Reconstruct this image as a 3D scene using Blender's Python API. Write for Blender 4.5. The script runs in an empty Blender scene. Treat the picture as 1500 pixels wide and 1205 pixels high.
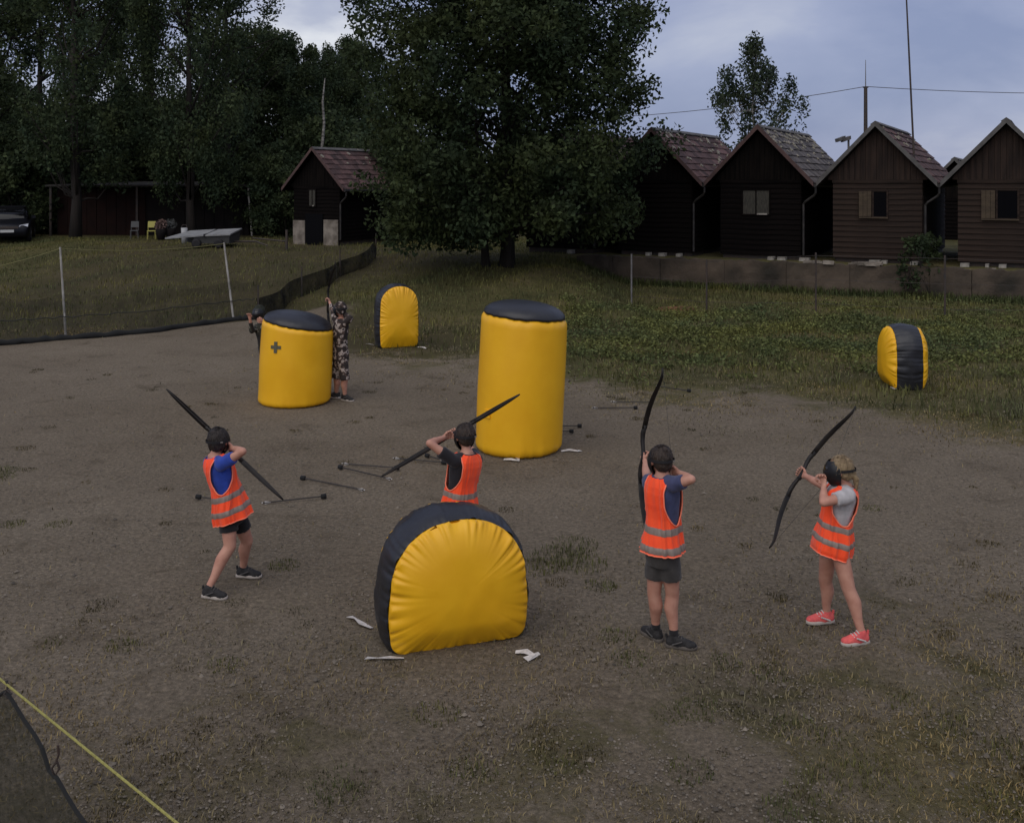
import bpy, bmesh, math, random
import numpy as np
from mathutils import Vector, Matrix, noise as mnoise

random.seed(7)
RNG = np.random.default_rng(7)
SC = bpy.context.scene
COL = SC.collection
V = Vector

# ------------------------------------------------------------------ camera
CAM_H, FPX, HOR, CX = 3.4, 1500.0, 268.0, 750.0
cam_d = bpy.data.cameras.new('camera')
cam = bpy.data.objects.new('camera', cam_d)
COL.objects.link(cam)
cam.location = (0, 0, CAM_H)
cam.rotation_euler = (math.radians(90), 0, 0)
cam_d.sensor_width = 36.0
cam_d.lens = 36.0
cam_d.shift_y = -(602.5 - HOR) / 1500.0
cam_d.clip_start = 0.05
cam_d.clip_end = 2000
SC.camera = cam

# ------------------------------------------------------------------ sky, sun, exposure
SUN_DIR = V((-0.30, -0.62, 0.78)).normalized()      # towards the sun
world = bpy.data.worlds.new('World')
SC.world = world
world.use_nodes = True
wn, wl = world.node_tree.nodes, world.node_tree.links
wn.clear()
w_out = wn.new('ShaderNodeOutputWorld')
w_bg = wn.new('ShaderNodeBackground')
w_bg.inputs['Strength'].default_value = 0.1
w_sky = wn.new('ShaderNodeTexSky')
w_sky.sky_type = 'NISHITA'
w_sky.sun_disc = False
w_sky.sun_elevation = math.asin(SUN_DIR.z)
w_sky.sun_rotation = math.atan2(SUN_DIR.x, SUN_DIR.y) % (2 * math.pi)
w_sky.altitude = 400
w_sky.dust_density = 2.5
w_tc = wn.new('ShaderNodeTexCoord')
w_sep = wn.new('ShaderNodeSeparateXYZ')
wl.new(w_tc.outputs['Generated'], w_sep.inputs[0])


def wmath(op, a, b=None):
    n = wn.new('ShaderNodeMath')
    n.operation = op
    for i, x in enumerate((a, b)):
        if x is None:
            continue
        if isinstance(x, (int, float)):
            n.inputs[i].default_value = x
        else:
            wl.new(x, n.inputs[i])
    return n.outputs[0]


zc = wmath('ADD', wmath('MAXIMUM', w_sep.outputs['Z'], 0.0), 0.32)
w_comb = wn.new('ShaderNodeCombineXYZ')
wl.new(wmath('DIVIDE', w_sep.outputs['X'], zc), w_comb.inputs[0])
wl.new(wmath('DIVIDE', w_sep.outputs['Y'], zc), w_comb.inputs[1])
w_map = wn.new('ShaderNodeMapping')
w_map.inputs['Location'].default_value = (5.0, 2.0, 0)
wl.new(w_comb.outputs[0], w_map.inputs[0])
w_n1 = wn.new('ShaderNodeTexNoise')
w_n1.inputs['Scale'].default_value = 1.25
w_n1.inputs['Detail'].default_value = 9
w_n1.inputs['Roughness'].default_value = 0.52
w_n1.inputs['Distortion'].default_value = 0.35
wl.new(w_map.outputs[0], w_n1.inputs['Vector'])
w_ramp = wn.new('ShaderNodeValToRGB')
el = w_ramp.color_ramp.elements
el[0].position = 0.36
el[0].color = (2.5, 2.95, 4.75, 1)
el[1].position = 0.72
el[1].color = (8.8, 8.9, 9.2, 1)
e = el.new(0.52)
e.color = (3.55, 3.95, 5.7, 1)
e = el.new(0.62)
e.color = (4.9, 5.2, 6.5, 1)
wl.new(w_n1.outputs['Fac'], w_ramp.inputs[0])
w_mix = wn.new('ShaderNodeMix')
w_mix.data_type = 'RGBA'
w_mix.inputs['Factor'].default_value = 0.86
wl.new(w_sky.outputs[0], w_mix.inputs[6])
wl.new(w_ramp.outputs[0], w_mix.inputs[7])
wl.new(w_mix.outputs[2], w_bg.inputs['Color'])
wl.new(w_bg.outputs[0], w_out.inputs['Surface'])

sun_d = bpy.data.lights.new('sun', 'SUN')
sun_d.energy = 1.5
sun_d.angle = math.radians(75)
sun_d.color = (1.0, 0.95, 0.87)
sun = bpy.data.objects.new('sun', sun_d)
COL.objects.link(sun)
sun.rotation_euler = (-SUN_DIR).to_track_quat('-Z', 'Y').to_euler()
sun.location = (-10, -20, 30)

SC.view_settings.view_transform = 'Standard'
SC.view_settings.look = 'None'
SC.view_settings.exposure = 0.0
SC.view_settings.gamma = 1.0
SC.view_settings.use_curve_mapping = False
SC.cycles.use_denoising = True
SC.cycles.max_bounces = 6
SC.cycles.transparent_max_bounces = 24


# ------------------------------------------------------------------ helpers
def at(px, py, Y):
    """world point seen at photograph pixel (px, py) at depth Y"""
    return V(((px - CX) * Y / FPX, Y, CAM_H - (py - HOR) * Y / FPX))


def on_ground(px, py, z=0.0):
    Y = (CAM_H - z) * FPX / (py - HOR)
    return V(((px - CX) * Y / FPX, Y, z))


def smooth(a, b, x):
    t = np.clip((x - a) / (b - a), 0, 1)
    return t * t * (3 - 2 * t)


def tag(o, label=None, cat=None, group=None, kind=None):
    if label:
        o['label'] = label
    if cat:
        o['category'] = cat
    if group:
        o['group'] = group
    if kind:
        o['kind'] = kind
    return o


def link(name, me, mat=None, parent=None):
    o = bpy.data.objects.new(name, me)
    COL.objects.link(o)
    if mat is not None and not me.materials:
        me.materials.append(mat)
    if parent is not None:
        o.parent = parent
    return o


def empty(name, loc=(0, 0, 0), rz=0.0):
    o = bpy.data.objects.new(name, None)
    COL.objects.link(o)
    o.location = loc
    o.rotation_euler = (0, 0, rz)
    o.empty_display_size = 0.2
    return o


def np_mesh(name, verts, faces, smooth_shade=False):
    """fast mesh from numpy arrays, all faces with the same corner count"""
    me = bpy.data.meshes.new(name)
    verts = np.asarray(verts, dtype=np.float32)
    faces = np.asarray(faces, dtype=np.int32)
    n, k = faces.shape
    me.vertices.add(len(verts))
    me.vertices.foreach_set('co', verts.ravel())
    me.loops.add(n * k)
    me.loops.foreach_set('vertex_index', faces.ravel())
    me.polygons.add(n)
    me.polygons.foreach_set('loop_start', np.arange(0, n * k, k, dtype=np.int32))
    me.polygons.foreach_set('loop_total', np.full(n, k, dtype=np.int32))
    if smooth_shade:
        me.polygons.foreach_set('use_smooth', np.ones(n, dtype=bool))
    me.update(calc_edges=True)
    me.validate()
    return me


def frame_of(d):
    d = d.normalized()
    a = V((0, 0, 1)) if abs(d.z) < 0.9 else V((1, 0, 0))
    x = d.cross(a).normalized()
    y = d.cross(x).normalized()
    return x, y


class MB:
    """collects shapes that become one mesh"""

    def __init__(self):
        self.v, self.f = [], []

    def add(self, vs, fs):
        o = len(self.v)
        self.v += [tuple(p) for p in vs]
        self.f += [tuple(i + o for i in f) for f in fs]
        return self

    def box(self, x0, x1, y0, y1, z0, z1):
        return self.hexa([(x0, y0, z0), (x1, y0, z0), (x1, y1, z0), (x0, y1, z0),
                          (x0, y0, z1), (x1, y0, z1), (x1, y1, z1), (x0, y1, z1)])

    def hexa(self, p):
        return self.add(p, [(0, 3, 2, 1), (4, 5, 6, 7), (0, 1, 5, 4), (1, 2, 6, 5), (2, 3, 7, 6), (3, 0, 4, 7)])

    def tube(self, pts, rad, seg=8, cap=True, flat=None):
        pts = [V(p) for p in pts]
        if not hasattr(rad, '__len__'):
            rad = [rad] * len(pts)
        n = len(pts)
        x, y = frame_of(pts[1] - pts[0])
        vs, fs = [], []
        for i, p in enumerate(pts):
            d = (pts[min(i + 1, n - 1)] - pts[max(i - 1, 0)]).normalized()
            x = (x - d * x.dot(d)).normalized()
            y = d.cross(x)
            for k in range(seg):
                a = 2 * math.pi * k / seg
                vs.append(p + x * (math.cos(a) * rad[i]) + y * (math.sin(a) * rad[i]))
        for i in range(n - 1):
            for k in range(seg):
                k2 = (k + 1) % seg
                fs.append((i * seg + k, i * seg + k2, (i + 1) * seg + k2, (i + 1) * seg + k))
        if cap:
            fs.append(tuple(range(seg))[::-1])
            fs.append(tuple((n - 1) * seg + k for k in range(seg)))
        return self.add(vs, fs)

    def ellipsoid(self, c, rx, ry, rz, R=None, seg=14, rings=9):
        c = V(c)
        R = R or Matrix.Identity(3)
        vs, fs = [c + R @ V((0, 0, rz))], []
        for i in range(1, rings):
            t = math.pi * i / rings
            for k in range(seg):
                a = 2 * math.pi * k / seg
                vs.append(c + R @ V((rx * math.sin(t) * math.cos(a), ry * math.sin(t) * math.sin(a), rz * math.cos(t))))
        vs.append(c + R @ V((0, 0, -rz)))
        last = len(vs) - 1
        for k in range(seg):
            k2 = (k + 1) % seg
            fs.append((0, 1 + k, 1 + k2))
            for i in range(rings - 2):
                a, b = 1 + i * seg, 1 + (i + 1) * seg
                fs.append((a + k, b + k, b + k2, a + k2))
            fs.append((last, 1 + (rings - 2) * seg + k2, 1 + (rings - 2) * seg + k))
        return self.add(vs, fs)

    def capsule(self, a, b, ra, rb, seg=12):
        a, b = V(a), V(b)
        self.tube([a, b], [ra, rb], seg)
        self.ellipsoid(a, ra, ra, ra, seg=seg, rings=7)
        self.ellipsoid(b, rb, rb, rb, seg=seg, rings=7)
        return self

    def chain(self, pts, rad, seg=12):
        for i in range(len(pts) - 1):
            self.capsule(pts[i], pts[i + 1], rad[i], rad[i + 1], seg)
        return self

    def loft(self, rings, cap=True):
        n = len(rings[0])
        vs = [p for r in rings for p in r]
        fs = []
        for i in range(len(rings) - 1):
            for k in range(n):
                k2 = (k + 1) % n
                fs.append((i * n + k, i * n + k2, (i + 1) * n + k2, (i + 1) * n + k))
        if cap:
            fs.append(tuple(range(n))[::-1])
            fs.append(tuple((len(rings) - 1) * n + k for k in range(n)))
        return self.add(vs, fs)

    def prism(self, poly, y0, y1):
        """polygon in x, z pushed along y"""
        n = len(poly)
        vs = [(p[0], y0, p[1]) for p in poly] + [(p[0], y1, p[1]) for p in poly]
        fs = [tuple(range(n)), tuple(range(2 * n - 1, n - 1, -1))]
        for k in range(n):
            k2 = (k + 1) % n
            fs.append((k2, k, n + k, n + k2))
        return self.add(vs, fs)

    def mesh(self, name, smooth_shade=False, fix=True):
        me = bpy.data.meshes.new(name)
        me.from_pydata(self.v, [], self.f)
        if fix:
            bm = bmesh.new()
            bm.from_mesh(me)
            bmesh.ops.recalc_face_normals(bm, faces=bm.faces)
            bm.to_mesh(me)
            bm.free()
        if smooth_shade:
            me.polygons.foreach_set('use_smooth', [True] * len(me.polygons))
        me.update()
        return me

    def build(self, name, mat, parent=None, smooth_shade=False):
        return link(name, self.mesh(name, smooth_shade), mat, parent)


def remeshed(mb, voxel, smooth_it=4, disp=None):
    """one continuous surface from overlapping closed shapes"""
    me = mb.mesh('tmp')
    o = bpy.data.objects.new('tmp', me)
    COL.objects.link(o)
    m = o.modifiers.new('r', 'REMESH')
    m.mode = 'VOXEL'
    m.voxel_size = voxel
    s = o.modifiers.new('s', 'SMOOTH')
    s.factor = 0.5
    s.iterations = smooth_it
    dg = bpy.context.evaluated_depsgraph_get()
    out = bpy.data.meshes.new_from_object(o.evaluated_get(dg))
    bpy.data.objects.remove(o)
    bpy.data.meshes.remove(me)
    if disp:
        n = len(out.vertices)
        co = np.empty(n * 3, dtype=np.float32)
        no = np.empty(n * 3, dtype=np.float32)
        out.vertices.foreach_get('co', co)
        out.vertex_normals.foreach_get('vector', no)
        co = co.reshape(-1, 3)
        no = no.reshape(-1, 3)
        for i in range(n):
            co[i] += no[i] * disp(V(co[i]))
        out.vertices.foreach_set('co', co.ravel())
    out.polygons.foreach_set('use_smooth', [True] * len(out.polygons))
    out.materials.clear()
    out.update()
    return out


def join_meshes(a, b_mb, name):
    """mesh a plus the shapes in b_mb as one mesh"""
    bm = bmesh.new()
    bm.from_mesh(a)
    t = b_mb.mesh('t', True)
    bm.from_mesh(t)
    me = bpy.data.meshes.new(name)
    bm.to_mesh(me)
    bm.free()
    me.polygons.foreach_set('use_smooth', [True] * len(me.polygons))
    bpy.data.meshes.remove(t)
    return me


# ------------------------------------------------------------------ materials
MATS = {}


def mat(name, c1, c2=None, scale=6.0, rough=0.8, bump=0.0, bump_scale=40.0, metal=0.0, spec=0.4,
        coord='Object', stretch=(1, 1, 1), island=0.0, detail=5.0, pos=(0.35, 0.65), sheen=0.0):
    """principled material: two colours mixed by noise, optional bump and per-piece brightness"""
    if name in MATS:
        return MATS[name]
    m = bpy.data.materials.new(name)
    m.use_nodes = True
    nt = m.node_tree
    b = nt.nodes['Principled BSDF']
    b.inputs['Roughness'].default_value = rough
    b.inputs['Metallic'].default_value = metal
    b.inputs['Specular IOR Level'].default_value = spec
    if sheen:
        b.inputs['Sheen Weight'].default_value = sheen
    tc = nt.nodes.new('ShaderNodeTexCoord')
    mp = nt.nodes.new('ShaderNodeMapping')
    mp.inputs['Scale'].default_value = stretch
    nt.links.new(tc.outputs[coord], mp.inputs[0])
    col = None
    if c2 is not None:
        nz = nt.nodes.new('ShaderNodeTexNoise')
        nz.inputs['Scale'].default_value = scale
        nz.inputs['Detail'].default_value = detail
        nt.links.new(mp.outputs[0], nz.inputs['Vector'])
        rp = nt.nodes.new('ShaderNodeValToRGB')
        rp.color_ramp.elements[0].position = pos[0]
        rp.color_ramp.elements[1].position = pos[1]
        rp.color_ramp.elements[0].color = (*c1, 1)
        rp.color_ramp.elements[1].color = (*c2, 1)
        nt.links.new(nz.outputs['Fac'], rp.inputs[0])
        col = rp.outputs[0]
    else:
        b.inputs['Base Color'].default_value = (*c1, 1)
        if island:
            rgb = nt.nodes.new('ShaderNodeRGB')
            rgb.outputs[0].default_value = (*c1, 1)
            col = rgb.outputs[0]
    if island and col is not None:
        g = nt.nodes.new('ShaderNodeNewGeometry')
        mr = nt.nodes.new('ShaderNodeMapRange')
        mr.inputs['To Min'].default_value = 1 - island
        mr.inputs['To Max'].default_value = 1 + island
        nt.links.new(g.outputs['Random Per Island'], mr.inputs['Value'])
        hv = nt.nodes.new('ShaderNodeHueSaturation')
        nt.links.new(mr.outputs[0], hv.inputs['Value'])
        nt.links.new(col, hv.inputs['Color'])
        col = hv.outputs[0]
    if col is not None:
        nt.links.new(col, b.inputs['Base Color'])
    if bump:
        n2 = nt.nodes.new('ShaderNodeTexNoise')
        n2.inputs['Scale'].default_value = bump_scale
        n2.inputs['Detail'].default_value = 6
        nt.links.new(mp.outputs[0], n2.inputs['Vector'])
        bp = nt.nodes.new('ShaderNodeBump')
        bp.inputs['Strength'].default_value = bump
        bp.inputs['Distance'].default_value = 0.02
        nt.links.new(n2.outputs['Fac'], bp.inputs['Height'])
        nt.links.new(bp.outputs[0], b.inputs['Normal'])
    MATS[name] = m
    return m


def leaf_mat(name, c, var=0.45, trans=0.3, c_trans=None):
    if name in MATS:
        return MATS[name]
    m = bpy.data.materials.new(name)
    m.use_nodes = True
    nt = m.node_tree
    b = nt.nodes['Principled BSDF']
    out = nt.nodes['Material Output']
    b.inputs['Roughness'].default_value = 0.7
    b.inputs['Specular IOR Level'].default_value = 0.14
    g = nt.nodes.new('ShaderNodeNewGeometry')
    mr = nt.nodes.new('ShaderNodeMapRange')
    mr.inputs['To Min'].default_value = 1 - var
    mr.inputs['To Max'].default_value = 1 + var
    nt.links.new(g.outputs['Random Per Island'], mr.inputs['Value'])
    tc = nt.nodes.new('ShaderNodeTexCoord')
    nz = nt.nodes.new('ShaderNodeTexNoise')
    nz.inputs['Scale'].default_value = 0.55
    nz.inputs['Detail'].default_value = 3
    nt.links.new(tc.outputs['Object'], nz.inputs['Vector'])
    rp = nt.nodes.new('ShaderNodeValToRGB')
    rp.color_ramp.elements[0].position = 0.35
    rp.color_ramp.elements[1].position = 0.68
    rp.color_ramp.elements[0].color = (c[0] * 0.75, c[1] * 0.85, c[2] * 1.0, 1)
    rp.color_ramp.elements[1].color = (c[0] * 1.25, c[1] * 1.15, c[2] * 0.95, 1)
    nt.links.new(nz.outputs['Fac'], rp.inputs[0])
    hv = nt.nodes.new('ShaderNodeHueSaturation')
    nt.links.new(rp.outputs[0], hv.inputs['Color'])
    nt.links.new(mr.outputs[0], hv.inputs['Value'])
    nt.links.new(hv.outputs[0], b.inputs['Base Color'])
    tr = nt.nodes.new('ShaderNodeBsdfTranslucent')
    nt.links.new(hv.outputs[0], tr.inputs['Color'])
    mx = nt.nodes.new('ShaderNodeMixShader')
    mx.inputs[0].default_value = trans
    nt.links.new(b.outputs[0], mx.inputs[1])
    nt.links.new(tr.outputs[0], mx.inputs[2])
    nt.links.new(mx.outputs[0], out.inputs['Surface'])
    MATS[name] = m
    return m


def net_mat(name, c, cover, scale):
    """shade net: dark threads with real gaps between them"""
    if name in MATS:
        return MATS[name]
    m = bpy.data.materials.new(name)
    m.use_nodes = True
    nt = m.node_tree
    b = nt.nodes['Principled BSDF']
    out = nt.nodes['Material Output']
    b.inputs['Base Color'].default_value = (*c, 1)
    b.inputs['Roughness'].default_value = 0.8
    b.inputs['Specular IOR Level'].default_value = 0.15
    tc = nt.nodes.new('ShaderNodeTexCoord')
    nz = nt.nodes.new('ShaderNodeTexNoise')
    nz.inputs['Scale'].default_value = scale
    nz.inputs['Detail'].default_value = 4
    nt.links.new(tc.outputs['Object'], nz.inputs['Vector'])
    mr = nt.nodes.new('ShaderNodeMapRange')
    mr.inputs['From Min'].default_value = 0.3
    mr.inputs['From Max'].default_value = 0.7
    mr.inputs['To Min'].default_value = max(0.0, cover - 0.18)
    mr.inputs['To Max'].default_value = min(1.0, cover + 0.18)
    nt.links.new(nz.outputs['Fac'], mr.inputs['Value'])
    tp = nt.nodes.new('ShaderNodeBsdfTransparent')
    mx = nt.nodes.new('ShaderNodeMixShader')
    nt.links.new(mr.outputs[0], mx.inputs[0])
    nt.links.new(tp.outputs[0], mx.inputs[1])
    nt.links.new(b.outputs[0], mx.inputs[2])
    nt.links.new(mx.outputs[0], out.inputs['Surface'])
    MATS[name] = m
    return m


YELLOW = mat('yellow_vinyl', (0.86, 0.455, 0.012), (0.81, 0.41, 0.009), 3.0, rough=0.42, bump=0.12, bump_scale=9, spec=0.4)
BLACKV = mat('black_vinyl', (0.014, 0.014, 0.017), (0.020, 0.020, 0.022), 3.0, rough=0.42, bump=0.3, bump_scale=11, spec=0.5)
STRAP = mat('white_webbing', (0.62, 0.58, 0.54), (0.45, 0.42, 0.38), 30, rough=0.8)
GREYMARK = mat('grey_tape', (0.10, 0.095, 0.06), rough=0.6)
SKIN = mat('skin', (0.52, 0.27, 0.19), (0.44, 0.21, 0.145), 14, rough=0.55, spec=0.35)
VEST = mat('orange_vest_cloth', (1.0, 0.092, 0.018), (1.0, 0.075, 0.014), 9, rough=0.75, bump=0.15, bump_scale=120, sheen=0.2)
TRIM = mat('vest_binding', (1.0, 0.24, 0.13), rough=0.75)
REFLECT = mat('grey_reflective_tape', (0.27, 0.215, 0.18), (0.22, 0.17, 0.14), 25, rough=0.5)
BOWM = mat('black_bow', (0.010, 0.009, 0.008), (0.02, 0.016, 0.013), 12, rough=0.55, spec=0.3)
STRING = mat('bow_string', (0.05, 0.045, 0.04), rough=0.8)
MASKM = mat('black_mask', (0.008, 0.008, 0.009), rough=0.45)
VISOR = mat('mask_visor', (0.015, 0.013, 0.012), rough=0.12, spec=0.6)
STRAPB = mat('black_strap', (0.012, 0.011, 0.012), rough=0.8)
RUBBER = mat('shoe_sole', (0.42, 0.37, 0.32), rough=0.75)
RUBBERD = mat('dark_shoe_sole', (0.10, 0.085, 0.07), rough=0.8)
SHOEB = mat('black_shoe', (0.014, 0.013, 0.013), (0.028, 0.026, 0.025), 30, rough=0.8, bump=0.3, bump_scale=90)
SHOEP = mat('coral_shoe', (0.78, 0.13, 0.11), (0.60, 0.09, 0.09), 26, rough=0.75, bump=0.3, bump_scale=90)
CONC = mat('old_concrete', (0.115, 0.085, 0.060), (0.026, 0.022, 0.016), 0.9, rough=0.95, bump=0.7, bump_scale=14, pos=(0.3, 0.7), detail=9)
CONCL = mat('pale_concrete', (0.26, 0.225, 0.185), (0.12, 0.10, 0.08), 3, rough=0.95, bump=0.6, bump_scale=20, detail=9)
METAL = mat('galvanised', (0.20, 0.19, 0.185), (0.12, 0.11, 0.105), 6, rough=0.6, metal=0.3)
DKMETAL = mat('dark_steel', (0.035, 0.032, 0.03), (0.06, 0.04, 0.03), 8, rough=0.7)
PALEPOST = mat('pale_stake', (0.42, 0.40, 0.36), (0.25, 0.23, 0.2), 5, rough=0.7)
GLASS = mat('dark_glass', (0.004, 0.004, 0.005), rough=0.7, spec=0.02)
CARGLASS = mat('car_glass', (0.004, 0.004, 0.005), rough=0.1, spec=0.3)
BARK = mat('bark', (0.026, 0.020, 0.016), (0.012, 0.010, 0.008), 5, rough=0.95, bump=0.8, bump_scale=12, stretch=(1, 1, 0.2))
BIRCHB = mat('birch_bark', (0.30, 0.28, 0.25), (0.05, 0.045, 0.04), 4, rough=0.9, stretch=(1, 1, 2.5))
L_BIG = leaf_mat('leaves_big', (0.044, 0.060, 0.026), var=.6, trans=.35)
L_WOOD = leaf_mat('leaves_wood', (0.050, 0.068, 0.032), var=.6, trans=.4)
L_BIRCH = leaf_mat('leaves_birch', (0.045, 0.060, 0.034))
L_WEED = leaf_mat('leaves_weed', (0.120, 0.132, 0.046), var=0.7)

# ------------------------------------------------------------------ terrain
ROW_A = math.radians(28)
RDIR = V((math.cos(ROW_A), -math.sin(ROW_A), 0))      # along the row of cabins
ADIR = V((math.sin(ROW_A), math.cos(ROW_A), 0))       # from the cabin fronts backwards
C0 = V((10.9, 30.6, 0))
WALL_V = -0.75


def uv_of(X, Y):
    dx, dy = X - C0.x, Y - C0.y
    return dx * RDIR.x + dy * RDIR.y, dx * ADIR.x + dy * ADIR.y


def terrain(X, Y):
    X = np.asarray(X, dtype=float)
    Y = np.asarray(Y, dtype=float)
    u, v = uv_of(X, Y)
    zl = 0.95 * smooth(-14.0, -2.0, v)
    zr = np.where(v > WALL_V, 1.0, 0.04 * smooth(-14, -9, v) + 0.08 * smooth(-7.5, -0.9, v))
    w = smooth(1.0, 4.0, X)
    z = zl * (1 - w) + zr * w
    far = smooth(30, 120, v)
    z = z + far * 2.0
    bumps = 0.05 * np.sin(X * 0.9 + 1.3) * np.sin(Y * 0.7 + X * 0.3) + 0.03 * np.sin(X * 2.3 - Y * 1.7)
    return z + bumps * smooth(-16, -9, v) * (1 - smooth(-2.2, -1.4, v)) * 1.3


def tz(X, Y):
    return float(terrain(X, Y))


def grass_amount(X, Y):
    """0 on the gravel field, 1 on the grassy banks"""
    X = np.asarray(X, dtype=float)
    Y = np.asarray(Y, dtype=float)
    wob = 0.8 * np.sin(X * 0.8 + 0.5) + 0.5 * np.sin(X * 1.9 + Y * 0.6)
    right = smooth(-4.2, 3.4, Y - (19.8 - 0.92 * np.maximum(X, 0)) + wob)
    edge = 21.6 + np.clip(X + 10.7, 0, 6) * 0.85
    left = smooth(-0.3, 0.9, Y - edge + 0.2 * wob)
    w = smooth(-5.5, -3.0, X)
    g = left * (1 - w) + right * w
    near = 0.40 * smooth(9.5, 5.8, Y - 0.15 * X) + 0.14 * smooth(0.0, 3.0, X) * smooth(11.5, 7.0, Y)
    return np.clip(np.maximum(g, near), 0, 1)


def axis_steps(lo, hi, d_lo, d_hi, step, grow=1.18):
    xs = list(np.arange(d_lo, d_hi + 1e-6, step))
    s, x = step, d_hi
    while x < hi:
        s *= grow
        x += s
        xs.append(x)
    s, x = step, d_lo
    while x > lo:
        s *= grow
        x -= s
        xs.insert(0, x)
    return np.array(xs)


us = axis_steps(-420, 420, -36, 12, 0.3)
vs_ = axis_steps(-90, 480, -34, 4, 0.22)
vs_ = np.sort(np.concatenate([vs_[np.abs(vs_ - WALL_V) > 0.08], [WALL_V - 0.02, WALL_V + 0.02]]))
UU, VV = np.meshgrid(us, vs_)
GX = C0.x + UU * RDIR.x + VV * ADIR.x
GY = C0.y + UU * RDIR.y + VV * ADIR.y
GZ = terrain(GX, GY)
GZ = GZ + 0.012 * np.sin(GX * 3.1 + GY * 1.3) * np.sin(GY * 2.7 - GX * 0.8) * (np.hypot(GX, GY) < 40)
nu, nv = len(us), len(vs_)
idx = np.arange(nu * nv).reshape(nv, nu)
gf = np.stack([idx[:-1, :-1], idx[:-1, 1:], idx[1:, 1:], idx[1:, :-1]], -1).reshape(-1, 4)
gme = np_mesh('ground', np.stack([GX, GY, GZ], -1).reshape(-1, 3), gf, True)
ga = gme.attributes.new('grass', 'FLOAT', 'POINT')
ga.data.foreach_set('value', grass_amount(GX, GY).astype(np.float32).ravel())
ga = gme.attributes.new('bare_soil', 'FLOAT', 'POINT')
ga.data.foreach_set('value', (smooth(-1.0, -5.0, GX + 2.5 * np.sin(GY * .5)) * (1 - smooth(-14, -19, GX))).astype(np.float32).ravel())  # left bank mask: shade of the trees, put into the turf colour


def ground_material():
    m = bpy.data.materials.new('gravel_and_turf')
    m.use_nodes = True
    nt = m.node_tree
    N, L = nt.nodes, nt.links
    b = N['Principled BSDF']
    b.inputs['Roughness'].default_value = 0.95
    b.inputs['Specular IOR Level'].default_value = 0.12
    tc = N.new('ShaderNodeTexCoord')

    def nz(scale, detail=6, rough=0.6, dist=0.0):
        n = N.new('ShaderNodeTexNoise')
        n.inputs['Scale'].default_value = scale
        n.inputs['Detail'].default_value = detail
        n.inputs['Roughness'].default_value = rough
        n.inputs['Distortion'].default_value = dist
        L.new(tc.outputs['Object'], n.inputs['Vector'])
        return n.outputs['Fac']

    def ramp(fac, stops):
        r = N.new('ShaderNodeValToRGB')
        e = r.color_ramp.elements
        while len(e) < len(stops):
            e.new(0.5)
        for el_, (p, c) in zip(e, stops):
            el_.position = p
            el_.color = (*c, 1)
        L.new(fac, r.inputs[0])
        return r.outputs[0]

    def mix(f, a, c, mode='MIX'):
        x = N.new('ShaderNodeMix')
        x.data_type = 'RGBA'
        x.blend_type = mode
        if isinstance(f, float):
            x.inputs['Factor'].default_value = f
        else:
            L.new(f, x.inputs['Factor'])
        L.new(a, x.inputs[6])
        L.new(c, x.inputs[7])
        return x.outputs[2]

    def mth(op, a, c):
        x = N.new('ShaderNodeMath')
        x.operation = op
        for i, q in enumerate((a, c)):
            if isinstance(q, (int, float)):
                x.inputs[i].default_value = q
            else:
                L.new(q, x.inputs[i])
        return x.outputs[0]

    broad = nz(0.35, 5)
    grit = nz(26, 9, 0.78, 0.3)
    fine = nz(150, 4, 0.8)
    gravel = ramp(broad, [(0.3, (0.150, 0.120, 0.084)), (0.7, (0.205, 0.168, 0.122))])
    gravel = mix(0.75, gravel, ramp(grit, [(0.30, (0.22, 0.21, 0.20)), (0.5, (0.92, 0.92, 0.92)), (0.70, (1.9, 1.85, 1.78))]), 'MULTIPLY')
    gravel = mix(0.55, gravel, ramp(fine, [(0.3, (0.5, 0.5, 0.5)), (0.5, (1, 1, 1)), (0.78, (1.9, 1.85, 1.75))]), 'MULTIPLY')
    dark = ramp(nz(1.7, 7, 0.7, 0.6), [(0.54, (0, 0, 0)), (0.70, (1, 1, 1))])
    rgb = N.new('ShaderNodeRGB')
    rgb.outputs[0].default_value = (0.078, 0.059, 0.037, 1)
    gravel = mix(mth('MULTIPLY', dark, 0.6), gravel, rgb.outputs[0])
    turf = ramp(nz(0.55, 6, 0.6, 0.4), [(0.28, (0.050, 0.046, 0.020)), (0.5, (0.092, 0.082, 0.034)), (0.74, (0.150, 0.118, 0.062))])
    turf = mix(0.8, turf, ramp(nz(18, 7, 0.7), [(0.3, (0.4, 0.4, 0.4)), (0.7, (1.5, 1.5, 1.4))]), 'MULTIPLY')
    so = N.new('ShaderNodeAttribute')
    so.attribute_name = 'bare_soil'
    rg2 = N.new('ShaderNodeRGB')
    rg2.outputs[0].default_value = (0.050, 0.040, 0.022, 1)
    turf = mix(mth('MULTIPLY', so.outputs['Fac'], 0.7), turf, rg2.outputs[0])  # darker brown turf paints the tree shade on the left bank
    at_ = N.new('ShaderNodeAttribute')
    at_.attribute_name = 'grass'
    patch = nz(1.3, 7, 0.68, 0.5)
    f = mth('ADD', at_.outputs['Fac'], mth('MULTIPLY', mth('SUBTRACT', patch, 0.5), 1.5))
    mr = N.new('ShaderNodeMapRange')
    mr.interpolation_type = 'SMOOTHSTEP'
    mr.inputs['From Min'].default_value = 0.30
    mr.inputs['From Max'].default_value = 0.72
    L.new(f, mr.inputs['Value'])
    L.new(mix(mr.outputs[0], gravel, turf), b.inputs['Base Color'])
    bp = N.new('ShaderNodeBump')
    bp.inputs['Strength'].default_value = 0.75
    bp.inputs['Distance'].default_value = 0.03
    L.new(mth('ADD', grit, mth('MULTIPLY', fine, 0.5)), bp.inputs['Height'])
    L.new(bp.outputs[0], b.inputs['Normal'])
    return m


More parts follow.
